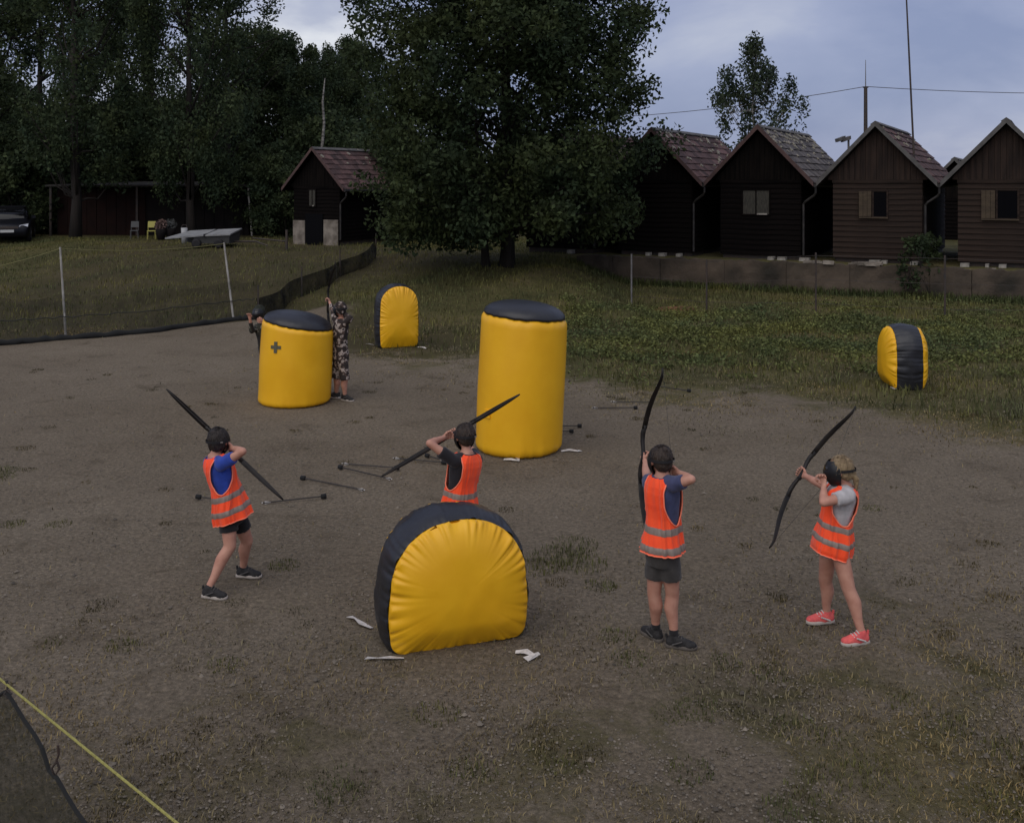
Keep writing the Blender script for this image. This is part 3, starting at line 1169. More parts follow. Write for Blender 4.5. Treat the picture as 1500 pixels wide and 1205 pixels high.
def tree_meshes(H, c_lo, R, prof, n_cl, per, leaf, seed, spread, flat=0.0, droop=0.0, trunk_r=0.22, n_limb=46, stems=1, back=1.0, lump=0.25):
    global RNG
    old = RNG
    RNG = np.random.default_rng(seed)
    r = random.Random(seed)
    C, rad = [], []
    while len(C) < n_cl:
        h = r.random()
        a = r.uniform(0, 6.283)
        rr_ = R * prof(h) * (1 + lump * mnoise.noise(V((math.cos(a) * 1.6, math.sin(a) * 1.6, h * 4 + seed))))
        q = rr_ * (r.random() ** 0.42)
        y = q * math.sin(a)
        if y > 0:
            y *= back
        C.append((q * math.cos(a), y, c_lo + h * (H - c_lo)))
        rad.append(spread * r.uniform(0.6, 1.25))
    C = np.array(C)
    rad = np.array(rad)
    cnt = np.maximum(8, (per * (rad / spread) ** 2 * RNG.uniform(.5, 1.4, n_cl)).astype(int))
    P = np.repeat(C, cnt, 0)
    rr2 = np.repeat(rad, cnt)
    off = RNG.normal(size=P.shape)
    off /= np.linalg.norm(off, axis=1)[:, None]
    off *= (RNG.random(len(P)) ** 0.5)[:, None]
    off *= np.array([1.0, 1.0, 0.85 if droop == 0 else 1.35])
    P = P + off * rr2[:, None]
    vv, f = leaf_quads(P, leaf, flat, droop)
    crown = np_mesh('crown', vv, f)
    RNG = old
    mb = MB()
    lean = [V((r.uniform(-.3, .3), r.uniform(-.3, .3), 0)) for _ in range(stems)]
    trunks = []
    for s in range(stems):
        o = V((0, 0, -.3)) if stems == 1 else V((r.uniform(-.35, .35), r.uniform(-.2, .2), -.3))
        pts, rads = [], []
        top = H * 0.88 if s == 0 else H * r.uniform(.5, .75)
        for i in range(9):
            t = i / 8
            pts.append(o + lean[s] * (t * 2.2 * (1 if s else .4)) + V((r.uniform(-.06, .06), r.uniform(-.06, .06), t * top)) * 1.0)
            rads.append((trunk_r if s == 0 else trunk_r * .6) * ((1 - t) ** .8 + .05) * (1.35 if i == 0 else 1))
        mb.tube(pts, rads, 9)
        trunks.append(pts)
    for i in range(n_limb):
        c = V(C[r.randrange(n_cl)])
        tr = trunks[r.randrange(stems)]
        zs = max(c_lo * .55, c.z - r.uniform(.12, .35) * H * .6)
        base = min(tr, key=lambda q: abs(q.z - zs))
        m = base.lerp(c, .5) + V((0, 0, .25 - droop))
        k = trunk_r * .30
        mb.tube([base, base.lerp(m, .5) + V((0, 0, .1)), m, c], [k, k * .75, k * .5, .015], 6)
    return crown, mb.mesh('trunk', True)


def tree(name, label, loc, meshes, lm, bm_, rz=0.0, sc=(1, 1, 1), group=None, cat='tree'):
    root = empty(name, loc, rz)
    root.scale = sc
    tag(root, label, cat, group)
    cr, tk = meshes
    link('trunk', tk, bm_, root)
    link('crown', cr, lm, root)
    return root


def prof_round(h):
    return max(0.0, 1 - abs((h - .42) / .62) ** 2.4) ** .55


tb = V((-0.9, 31.3, 0))
tb.z = tz(tb.x, tb.y)
big = tree_meshes(11.8, 0.95, 4.6, prof_round, 520, 300, 0.078, 21, 0.76, trunk_r=0.20, n_limb=80, stems=5, back=.62, lump=.35)
tree('broadleaf_tree', 'huge dark broadleaf tree with round crown in front of the cabins', (tb.x + .5, tb.y, tb.z), big, L_BIG, BARK)


def prof_tall(h):
    return (math.sin(min(1, h * 1.15 + .12) * math.pi) ** .7 if h < .78 else .72 * (1 - h) / .22 + .08)


def prof_birch(h):
    return (0.55 + .55 * math.sin(h * math.pi * .9 + .3)) * (1 - h ** 3) ** .6


var_a = tree_meshes(17.5, 2.2, 3.9, prof_tall, 150, 230, 0.10, 31, .80, droop=.5, trunk_r=.24, lump=.5)
var_b = tree_meshes(18.5, 3.0, 3.2, prof_tall, 105, 210, 0.095, 32, .72, droop=.8, trunk_r=.22, lump=.6)
var_c = tree_meshes(11.0, 1.4, 3.4, prof_round, 190, 290, 0.095, 33, .8, trunk_r=.2, lump=.5)
var_d = tree_meshes(17.0, 5.5, 2.9, prof_birch, 110, 120, 0.085, 34, .55, droop=.3, trunk_r=.2, lump=.6, n_limb=60)
var_s = tree_meshes(4.6, 0.1, 2.6, prof_round, 90, 170, 0.11, 35, .7, trunk_r=.06, n_limb=20, stems=3)
FOREST = [
    (-6, 50, var_a, 0.3, (1.15, 1, 1), 'tall dark tree at the left edge behind the parked car'),
    (60, 62, var_b, 1.4, (1.1, 1.1, 1.1), 'tall slender tree second from the left edge of the wood'),
    (112, 45.0, var_b, 2.2, (1.1, 1, .98), 'weeping dark tree above the left end of the long shed'),
    (172, 61, var_a, 3.3, (.95, 1, 1.05), 'tall dark tree behind the left half of the long shed'),
    (222, 57, var_b, 4.0, (1.0, 1, 1.0), 'slender drooping tree above the middle of the long shed'),
    (280, 45.6, var_a, 5.1, (.8, .8, .98), 'tall dark tree before the right half of the long shed'),
    (338, 52, var_d, 0.7, (1.05, 1, 1.0), 'thin crowned tree with bare forked trunk left of the bright cloud'),
    (372, 66, var_c, 1.1, (1.05, 1, 1.12), 'leafy tree under the bright cloud behind the thin crowned tree'),
    (418, 56, var_c, 2.6, (.85, .9, .93), 'rounded bushy tree directly left of the far black cabin'),
    (470, 60, var_c, 4.4, (.8, .8, .88), 'bushy tree rising behind the roof of the far black cabin'),
    (512, 63, var_c, 5.6, (.85, .8, 1.0), 'dark tree between the far cabin and the huge broadleaf tree'),
    (140, 74, var_c, 0.2, (1.3, 1, .72), 'broad tree deep in the wood behind the left half of the shed'),
    (262, 76, var_c, 3.0, (1.3, 1, .75), 'broad tree deep in the wood behind the right half of the shed'),
    (20, 74, var_c, 2.0, (1.4, 1, .85), 'broad tree deep in the wood above the parked car'),
]
for (px, Y, mv, rz, sc_, lab) in FOREST:
    X = (px - 750) * Y / 1500
    tree('woodland_tree', lab, (X, Y, tz(X, Y) - .1), mv, L_WOOD, BARK, rz, sc_, 'trees of the wood on the left')
SHR = [(30, 49, 1.1, 'dark shrub behind the parked car'), (95, 51, 1.1, 'dark shrub between the parked car and the shed'), (385, 50, .95, 'dark shrub right of the long shed'),
       (425, 47, .8, 'dark shrub touching the left side of the far cabin'), (560, 45, 1.0, 'dark shrub between far cabin and huge tree trunk'), (640, 44, 1.0, 'dark shrub right behind the huge tree trunk'),
       (205, 56, 1.5, 'tall dark shrub behind the left half of the shed'), (300, 56, 1.5, 'tall dark shrub behind the right half of the shed'), (495, 50, 1.2, 'tall dark shrub behind the far cabin roof')]
for i, (px, Y, s, lab) in enumerate(SHR):
    X = (px - 750) * Y / 1500
    tree('shrub', lab, (X, Y, tz(X, Y) - .1), var_s, L_WOOD, BARK, i * 1.3, (s, s, s), 'dark shrubs at the foot of the wood', 'shrub')
# far-off wood closing the gaps
n = 30000
fx = RNG.uniform(-62, 4, n)
fy = RNG.uniform(84, 96, n)
top_h = 5.5 + 2.2 * np.sin(fx * 0.35) + 1.3 * np.sin(fx * 1.1 + 2)
fz = 1.0 + RNG.random(n) ** 0.8 * top_h
vv, f = leaf_quads(np.stack([fx, fy, fz], -1), 0.30)
tag(link('far_wood', np_mesh('far_wood', vv, f), L_WOOD), 'dark far wood closing the view on the left', 'wood', kind='stuff')

# birch behind the cabins
var_bi = tree_meshes(9.3, 2.6, 2.1, prof_birch, 95, 120, 0.085, 36, .48, droop=.7, trunk_r=.13, lump=.55, n_limb=40)
X = (1105 - 750) * 50 / 1500
tree('birch_tree', 'loose birch tree standing alone behind the lichen spotted roof', (X, 50, tz(X, 50)), var_bi, L_BIRCH, BIRCHB)
# shrub growing at the wall
Y = 29.6
X = (1338 - 750) * Y / 1500
sh = tree_meshes(1.75, 0.25, .62, prof_round, 30, 55, 0.06, 37, .22, trunk_r=.025, n_limb=14, stems=3)
tree('shrub', 'small leafy shrub growing at the wall before the cabin with the mast', (X, Y - .55, tz(X, Y - .75) + .12), sh, L_BIG, BARK, cat='shrub')
# slim birch trunk above the far cabin
p = at(471, 215, 48)
g = tz(p.x, 48)
tag(MB().tube([(p.x, 48, g - .2), (p.x + .02, 48, 5.0), (p.x + .12, 48, 6.2), (p.x + .05, 48, 7.2), (p.x + .16, 48, 8.3)], [.10, .075, .06, .05, .02], 8).build('bare_trunk', BIRCHB, None, True),
    'slim pale bare trunk rising behind the far cabin', 'tree trunk')

# ------------------------------------------------------------------ long shed, car and things on the left plateau
SHED_Y = 47.5
p0, p1 = at(72, 345, SHED_Y), at(366, 345, SHED_Y)
zb = tz((p0.x + p1.x) / 2, SHED_Y)
shed = empty('shed', ((p0.x + p1.x) / 2, SHED_Y, zb))
tag(shed, 'long low dark shed with flat roof under the trees', 'shed')
hl = (p1.x - p0.x) / 2
DW = mat('dark_shed_wall', (0.010, 0.009, 0.009), (0.016, 0.013, 0.012), 2, rough=0.9, spec=0.1)
RW = mat('red_shed_wall', (0.024, 0.012, 0.010), (0.016, 0.010, 0.009), 2, rough=0.9, spec=0.1)
MB().box(-hl + .1, hl - .2, .6, 5.0, -.3, 2.2).build('wall', DW, shed)
bx = -hl + .15
i = 0
while bx < hl - .5:
    m_ = RW if bx < -hl + 4.0 else DW
    if not (-hl + 4.2 < bx < -hl + 5.4):
        MB().box(bx, bx + .44, .55 - .01 * (i % 2), .598, -.25, 2.15).build('wall_board', m_, shed)
    bx += .46
    i += 1
MB().hexa([(-hl - .1, -.2, 2.28), (hl + .1, -.2, 2.28), (hl + .1, 5.2, 2.45), (-hl - .1, 5.2, 2.45),
           (-hl - .1, -.2, 2.36), (hl + .1, -.2, 2.36), (hl + .1, 5.2, 2.53), (-hl - .1, 5.2, 2.53)]).build('roof', mat('felt_roof', (0.020, 0.018, 0.016), (0.05, 0.046, 0.04), 1.2, rough=0.9), shed)
MB().tube([(hl - .02, -.15, 2.28), (hl - .05, -.1, 2.1), (hl + .02, -.08, 1.2), (hl + .12, -.05, -.1)], 0.045, 7).build('downpipe', PALEPOST, shed)
for x in (-hl + .05, -hl + 4.05):
    MB().box(x, x + .1, -.1, 0, -.3, 2.28).build('post', DKMETAL, shed)


def chair(label, px, py, Y, m, s=1.0):
    b_ = at(px, py, Y)
    b_.z = tz(b_.x, Y)
    r_ = empty('chair', b_, .25)
    r_.scale = (s, s, s)
    tag(r_, label, 'chair')
    MB().box(-.21, .21, -.21, .21, .43, .47).build('seat', m, r_)
    MB().hexa([(-.21, .19, .62), (.21, .19, .62), (.21, .22, .62), (-.21, .22, .62), (-.2, .25, .95), (.2, .25, .95), (.2, .28, .95), (-.2, .28, .95)]).build('backrest', m, r_)
    for (x, y) in ((-.19, -.19), (.19, -.19)):
        MB().tube([(x, y, .43), (x * 1.05, y * 1.1, -.02)], .016, 6).build('leg', m, r_)
    for x in (-.19, .19):
        MB().tube([(x * 1.05, .2, -.02), (x, .2, .45), (x, .27, .93)], .016, 6).build('leg', m, r_)


chair('yellow chair standing before the long shed', 222, 347, 44.5, mat('yellow_paint', (0.42, 0.38, 0.10), rough=0.7), .82)
chair('grey chair left of the yellow chair before the shed', 197, 347, 45.0, mat('grey_paint', (0.09, 0.09, 0.088), rough=0.7), .8)


def ball(label, px, py, Y, r_, m):
    c = at(px, py, Y)
    g = tz(c.x, Y)
    rt = empty('planter', (c.x, Y, g))
    tag(rt, label, 'planter')
    hgt = max(.2, c.z - g - r_ * .6)
    MB().loft([[(math.cos(a) * q, math.sin(a) * q, z) for a in [6.283 * k / 14 for k in range(14)]] for q, z in ((.14, -.03), (.2, hgt * .6), (.24, hgt), (.21, hgt), (.18, hgt - .05))]).build('pot', DW, rt, True)
    pts = RNG.normal(size=(420, 3))
    pts = pts / np.linalg.norm(pts, axis=1)[:, None] * (RNG.random(420) ** .4)[:, None] * r_ + np.array([0, 0, hgt + r_ * .6])
    v_, f_ = leaf_quads(pts, .05)
    link('flowers', np_mesh('flowers', v_, f_), m, rt)


ball('round pot of pinkish flowers right of the yellow chair', 236, 330, 44.0, .27, leaf_mat('pink_bloom', (0.20, 0.13, 0.11)))
ball('round pot of greyish flowers beside the pinkish flower pot', 250, 329, 44.2, .25, leaf_mat('grey_bloom', (0.14, 0.14, 0.13)))
c = at(270, 333, 41.5)
g = tz(c.x, 41.5)
bk = empty('bucket', (c.x, 41.5, g))
tag(bk, 'small white bucket standing behind the covered trailer', 'bucket')
MB().loft([[(math.cos(a) * q, math.sin(a) * q, z) for a in [6.283 * k / 14 for k in range(14)]] for q, z in ((.10, .0), (.13, c.z - g - .02), (.11, c.z - g - .02), (.1, c.z - g - .1))]).build('body', mat('white_plastic', (0.34, 0.34, 0.34), rough=.6), bk, True)
MB().tube([(-.13, 0, c.z - g - .04), (-.07, 0, c.z - g + .1), (.07, 0, c.z - g + .1), (.13, 0, c.z - g - .04)], .012, 6).build('handle', DKMETAL, bk)

# covered trailer
TY = 39.0
c = at(300, 352, TY)
tr = empty('covered_trailer', (c.x, TY, tz(c.x, TY)), math.radians(-3))
tag(tr, 'low trailer under a pale grey cover on the left bank', 'trailer')
COVER = mat('pale_cover', (0.26, 0.26, 0.25), (0.17, 0.17, 0.17), 3, rough=.6, bump=.3, bump_scale=4)
zt = .42
MB().hexa([(-.2, -.55, .16), (1.12, -.55, .16), (1.12, .65, .16), (-1.0, .65, .16), (-.2, -.6, zt), (1.15, -.6, zt + .02), (1.15, .7, zt + .12), (-1.0, .7, zt + .06)]).build('bed', mat('trailer_side', (0.05, 0.05, 0.048), rough=.8), tr)
MB().hexa([(-1.3, -.62, zt - .10), (.18, -.66, zt + .015), (.18, .75, zt + .17), (-.85, .75, zt + .11), (-1.3, -.62, zt - .05), (.18, -.66, zt + .055), (.18, .75, zt + .22), (-.85, .75, zt + .16)]).build('cover_sheet', COVER, tr)
MB().hexa([(.24, -.66, zt + .01), (1.2, -.66, zt + .05), (1.2, .75, zt + .21), (.24, .75, zt + .16), (.24, -.66, zt + .06), (1.2, -.66, zt + .10), (1.2, .75, zt + .26), (.24, .75, zt + .21)]).build('cover_sheet', COVER, tr)
MB().box(.19, .23, -.69, .77, zt - .02, zt + .10).build('strap', STRAPB, tr)
for x in (-.1, .75):
    w_ = MB()
    w_.loft([[(x + math.cos(a) * q, y, .16 + math.sin(a) * q) for a in [6.283 * k / 16 for k in range(16)]] for q, y in ((.10, -.66), (.17, -.66), (.18, -.62), (.18, -.56), (.1, -.55))])
    w_.build('wheel', STRAPB, tr, True)
MB().tube([(1.15, 0, .2), (2.0, -.1, .22), (2.5, -.2, .05)], .035, 7).build('drawbar', DKMETAL, tr)

# parked car
CY = 45.0
c = at(16, 350, CY)
car = empty('parked_car', (c.x, CY, tz(c.x, CY)), math.radians(22))
tag(car, 'dark parked car seen from the front at the left edge', 'car')
PAINT = mat('black_car_paint', (0.004, 0.004, 0.006), rough=0.35, spec=.25)


def car_ring(y, zl, zs, zt, wl, wt):
    """cross-section: half width wl at sill to shoulder, wt at the top"""
    pts = []
    for (x, z) in ((wl * .94, zl), (wl, zl + .15), (wl, zs - .05), (wl * .97, zs), (wt, zt - .05), (wt * .8, zt)):
        pts.append((x, y, z))
    return pts + [(-x, y_, z) for (x, y_, z) in pts[::-1]]


MB().loft([car_ring(y, *q) for y, q in (
    (-2.05, (.30, .55, .60, .70, .60)), (-2.0, (.22, .62, .70, .80, .70)), (-1.7, (.2, .72, .82, .86, .74)), (-1.0, (.2, .86, .95, .88, .76)),
    (-.95, (.2, .88, .97, .88, .76)), (1.6, (.2, .93, 1.0, .88, .75)), (2.0, (.25, .9, .98, .82, .7)), (2.1, (.35, .8, .85, .74, .6)))]).build('body', PAINT, car, True)
MB().loft([[(s * x, y, z) for s, x, z in ((1, .78, .94), (1, w_, zt_ - .04), (1, w_ * .8, zt_), (-1, w_ * .8, zt_), (-1, w_, zt_ - .04), (-1, .78, .94))] for y, w_, zt_ in
           ((-1.0, .72, .99), (-.25, .62, 1.42), (.5, .6, 1.47), (1.3, .6, 1.42), (1.95, .66, 1.02))]).build('cabin_glass', CARGLASS, car, True)
MB().box(-.6, .6, -.2, 1.25, 1.445, 1.485).build('roof_panel', PAINT, car)
LAMP = mat('headlamp', (0.62, 0.63, 0.66), rough=.15, spec=.7)
for s in (-1, 1):
    MB().hexa([(s * .45, -2.04, .60), (s * .78, -1.95, .62), (s * .78, -1.86, .62), (s * .45, -1.95, .60), (s * .47, -2.02, .72), (s * .80, -1.88, .78), (s * .8, -1.80, .78), (s * .47, -1.92, .72)]).build('headlight', LAMP, car)
    MB().hexa([(s * .86, -.85, .98), (s * 1.02, -.83, .98), (s * 1.02, -.72, .98), (s * .86, -.74, .98), (s * .86, -.85, 1.1), (s * 1.02, -.82, 1.1), (s * 1.02, -.72, 1.1), (s * .86, -.74, 1.1)]).build('mirror', PAINT, car)
MB().box(-.26, .26, -2.09, -2.05, .42, .53).build('number_plate', mat('plate', (0.5, 0.5, 0.48), rough=.5), car)
MB().box(-.42, .42, -2.075, -2.03, .57, .66).build('grille', DKMETAL, car)
for sx in (-1, 1):
    for y in (-1.35, 1.35):
        wv = MB().loft([[(sx * x, y + math.cos(a) * q, .31 + math.sin(a) * q) for a in [6.283 * k / 20 for k in range(20)]] for q, x in ((.2, .70), (.31, .70), (.32, .75), (.32, .86), (.29, .89), (.2, .88))])
        wh = wv.build('wheel', STRAPB, car, True)
        MB().loft([[(sx * x, y + math.cos(a) * q, .31 + math.sin(a) * q) for a in [6.283 * k / 12 for k in range(12)]] for q, x in ((.19, .86), (.19, .885), (.05, .895))]).build('rim', METAL, wh, True)

# ------------------------------------------------------------------ net fence on the left
NL = net_mat('thin_net', (0.02, 0.02, 0.018), .22, 3)
ND = net_mat('dense_net', (0.008, 0.008, 0.008), .82, 2)
nf = empty('net_fence', (-8.7, 23.4, 0))
tag(nf, 'thin safety net on pale stakes along the left edge of the gravel', 'net')
npts = [V((-16.5, 19.2, 0)), on_ground(0, 505), on_ground(90, 498), on_ground(220, 487), on_ground(343, 470), V((-6.35, 25.6, 0))]
for q in npts:
    q.z = tz(q.x, q.y)
mbn = MB()
for i in range(len(npts) - 1):
    for j in range(6):
        a, b = npts[i].lerp(npts[i + 1], j / 6), npts[i].lerp(npts[i + 1], (j + 1) / 6)
        o = nf.location
        ha, hb = 1.0 - .1 * math.sin(j / 6 * math.pi), 1.0 - .1 * math.sin((j + 1) / 6 * math.pi)
        a, b = a - o, b - o
        mbn.add([a, b, b + V((0, .1, .55)), a + V((0, .1, .55)), b + V((0, 0, hb)), a + V((0, 0, ha))], [(0, 1, 2, 3), (3, 2, 4, 5)])
mbn.build('net_panel', NL, nf)
hem = []
for i in range(len(npts) - 1):
    for j in range(8):
        q = npts[i].lerp(npts[i + 1], j / 8) - nf.location
        hem.append(q + V((0, -.06, .04 + .02 * math.sin(j * 2.3 + i))))
MB().tube(hem, [0.055 + .03 * math.sin(i * 1.7) ** 2 for i in range(len(hem))], 8).build('rolled_hem', mat('black_net_roll', (0.012, 0.012, 0.011), rough=.9), nf, True)
MB().tube([q + V((0, .02, .46)) for q in hem], .012, 5).build('middle_cord', mat('dark_cord', (0.03, 0.03, 0.025), rough=.9), nf)
for (pb, pt, Y) in (((97, 497), (88, 362), 22.3), ((343, 470), (328, 355), 25.2)):
    b_, t_ = at(pb[0], pb[1], Y), at(pt[0], pt[1], Y)
    b_.z = tz(b_.x, Y) - .1
    MB().tube([b_ - nf.location, t_ - nf.location], [.028, .022], 8).build('stake', PALEPOST, nf)
rp = []
for (pa, pb_, ya, yb, sg) in (((-60, 400), (88, 364), 21.5, 22.3, .06), ((88, 364), (328, 357), 22.3, 25.2, .10)):
    a, b = at(pa[0], pa[1], ya), at(pb_[0], pb_[1], yb)
    for j in range(9):
        t = j / 8
        q = a.lerp(b, t) - nf.location
        q.z -= sg * 4 * t * (1 - t)
        rp.append(q)
rp = [q for i, q in enumerate(rp) if i == 0 or (q - rp[i - 1]).length > .01]
MB().tube(rp, .009, 5).build('top_rope', mat('dull_rope', (0.16, 0.15, 0.06), rough=.9), nf)

dn = empty('shade_net', (-5.6, 29, 0))
tag(dn, 'dense black shade net running up the bank behind the cylinder', 'net')
q0, q1 = V((-6.35, 25.6, 0)), V((-4.4, 34.0, 0))
mbn = MB()
N_ = 28
row = []
for j in range(N_ + 1):
    t = j / N_
    q = q0.lerp(q1, t) + V((.12 * math.sin(t * 17), .05 * math.sin(t * 31), 0))
    g = tz(q.x, q.y)
    hgt = .50 + .04 * math.sin(t * 7)
    row.append([V((q.x, q.y, g - .02)) - dn.location, V((q.x + .02 * math.sin(t * 40), q.y, g + hgt * .5)) - dn.location, V((q.x - .05, q.y, g + hgt)) - dn.location])
for j in range(N_):
    a, b = row[j], row[j + 1]
    mbn.add([a[0], b[0], b[1], a[1], b[2], a[2]], [(0, 1, 2, 3), (3, 2, 4, 5)])
mbn.build('net_panel', ND, dn, True)
for j in (0, 9, 18, 28):
    b_ = row[j][0]
    MB().tube([b_ - V((0, 0, .15)), b_ + V((0, .02, .85))], .02, 6).build('stake', DKMETAL, dn)

# ------------------------------------------------------------------ net and yellow rope in the near left corner
nn = empty('near_net', (-1.9, 4.1, 0))
tag(nn, 'dark shade net hanging in the near left corner', 'net')


def near(px, py):
    """a point on the upright plane of the near net"""
    k = (px - CX) / FPX
    # plane through (-2.25,4.5) and (-1.18,3.6)
    ax, ay, bx_, by_ = -2.25, 4.5, -1.18, 3.6
    # ax + t*(bx-ax) = k*(ay + t*(by-ay))
    t = (k * ay - ax) / ((bx_ - ax) - k * (by_ - ay))
    Y = ay + t * (by_ - ay)
    return V((k * Y, Y, CAM_H - (py - HOR) * Y / FPX))


edge = [(-120, 985), (-60, 1000), (-8, 1022), (9, 1012), (22, 1032), (34, 1052), (52, 1078), (62, 1096), (72, 1128), (84, 1140), (98, 1165), (112, 1188), (128, 1210), (150, 1275), (190, 1360), (250, 1460)]
mbn = MB()
cols = []
for i, (px, py) in enumerate(edge):
    t = near(px, py) - nn.location
    c_ = []
    for k in range(9):
        f_ = k / 8
        c_.append(V((t.x + .05 * math.sin(i * 1.9 + k * .8) * f_, t.y - .05 * math.sin(i * 1.3 + k) * f_, t.z * (1 - f_) + .0 * f_)))
    cols.append(c_)
for i in range(len(cols) - 1):
    for k in range(8):
        a, b = cols[i], cols[i + 1]
        mbn.add([a[k], b[k], b[k + 1], a[k + 1]], [(0, 1, 2, 3)])
mbn.build('net_panel', net_mat('near_shade_net', (0.030, 0.030, 0.020), .60, 26), nn, True)
MB().tube([c_[0] for c_ in cols], .009, 6).build('edge_cord', mat('net_edge', (0.012, 0.012, 0.011), rough=.9), nn)
for (a, b) in (((9, 1000), (12, 1022)), ((85, 1095), (80, 1136))):
    p_, q_ = near(*a) - nn.location, near(*b) - nn.location
    m_ = p_.lerp(q_, .45)
    MB().tube([p_ + V((0, 0, .012)), p_.lerp(m_, .5) + V((.006, 0, 0)), m_, m_.lerp(q_, .5) + V((.016, 0, 0)), q_, m_.lerp(q_, .5) - V((.016, 0, 0)), m_ - V((0, .004, .004))], .005, 6).build('hook', DKMETAL, nn)
rope = [near(-140, 885), near(0, 994), near(86, 1100 - 36), near(170, 1136), near(262, 1207), near(420, 1330)]
rope = [near(px, 994 + (px) * .813) for px in range(-160, 460, 30)]
tag(MB().tube(rope, .0052, 7).build('yellow_rope', mat('yellow_rope', (0.33, 0.30, 0.085), (0.22, 0.20, 0.055), 90, rough=.8)),
    'taut yellow rope crossing the near left corner', 'rope')

# ------------------------------------------------------------------ inflatable bunkers


def outline(W, H, n=120):
    """closed D-shaped outline in x, z with rounded lower corners, starting bottom left"""
    pts = []
    cr = .10 * W
    R = W / 2
    za = H - R * 0.95
    for i in range(10):
        a = math.pi * 1.5 - (math.pi / 2) * i / 9
        pts.append((-W / 2 + cr + math.cos(a) * cr, cr + math.sin(a) * cr))
    for i in range(1, 12):
        pts.append((-W / 2 - .015 * math.sin(math.pi * i / 12), cr + (za - cr) * i / 12))
    for i in range(41):
        a = math.pi - math.pi * i / 40
        e_ = .93
        c_, s_ = math.cos(a), math.sin(a)
        pts.append((math.copysign(abs(c_) ** e_, c_) * R, za + (H - za) * abs(s_) ** e_))
    for i in range(11, 0, -1):
        pts.append((W / 2 + .015 * math.sin(math.pi * i / 12), cr + (za - cr) * i / 12))
    for i in range(10):
        a = 0 - (math.pi / 2) * i / 9
        pts.append((W / 2 - cr + math.cos(a) * cr, cr + math.sin(a) * cr))
    # resample evenly
    P = np.array(pts + [pts[0]])
    s = np.concatenate([[0], np.cumsum(np.hypot(*np.diff(P, axis=0).T))])
    t = np.linspace(0, s[-1], n, endpoint=False)
    return np.stack([np.interp(t, s, P[:, 0]), np.interp(t, s, P[:, 1])], -1), s[-1]


def ridge_noise(x, seed, per, fq=2.2):
    """periodic crease pattern along a seam"""
    a = 6.283 * x / per
    return mnoise.noise(V((math.cos(a) * per * fq, math.sin(a) * per * fq, seed)))


def strap_shape(parent, pts, wid=.022):
    o = parent.location
    R_ = parent.matrix_world.to_3x3() if False else Matrix.Rotation(parent.rotation_euler.z, 3, 'Z')
    loc = [R_.inverted() @ (V(p) - V((o.x, o.y, 0))) for p in pts]
    vs, fs = [], []
    for i, p in enumerate(loc):
        d_ = (loc[min(i + 1, len(loc) - 1)] - loc[max(i - 1, 0)]).normalized()
        s_ = V((0, 0, 1)).cross(d_).normalized() * wid * (.55 + .75 * math.sin(i * 1.4 + .4) ** 2)
        lift = .012 + .014 * math.sin(i * 2.1) ** 2
        for sg in (-1, 1):
            vs += [p + s_ * sg + V((0, 0, lift + .004 * sg)), p + s_ * sg + V((0, 0, lift + .003 + .004 * sg))]
        if i:
            a, b = (i - 1) * 4, i * 4
            fs += [(a + 1, a + 3, b + 3, b + 1), (a, b, b + 2, a + 2), (a, a + 1, b + 1, b), (a + 2, b + 2, b + 3, a + 3)]
    MB().add(vs, fs).build('tie_strap', STRAP, parent)


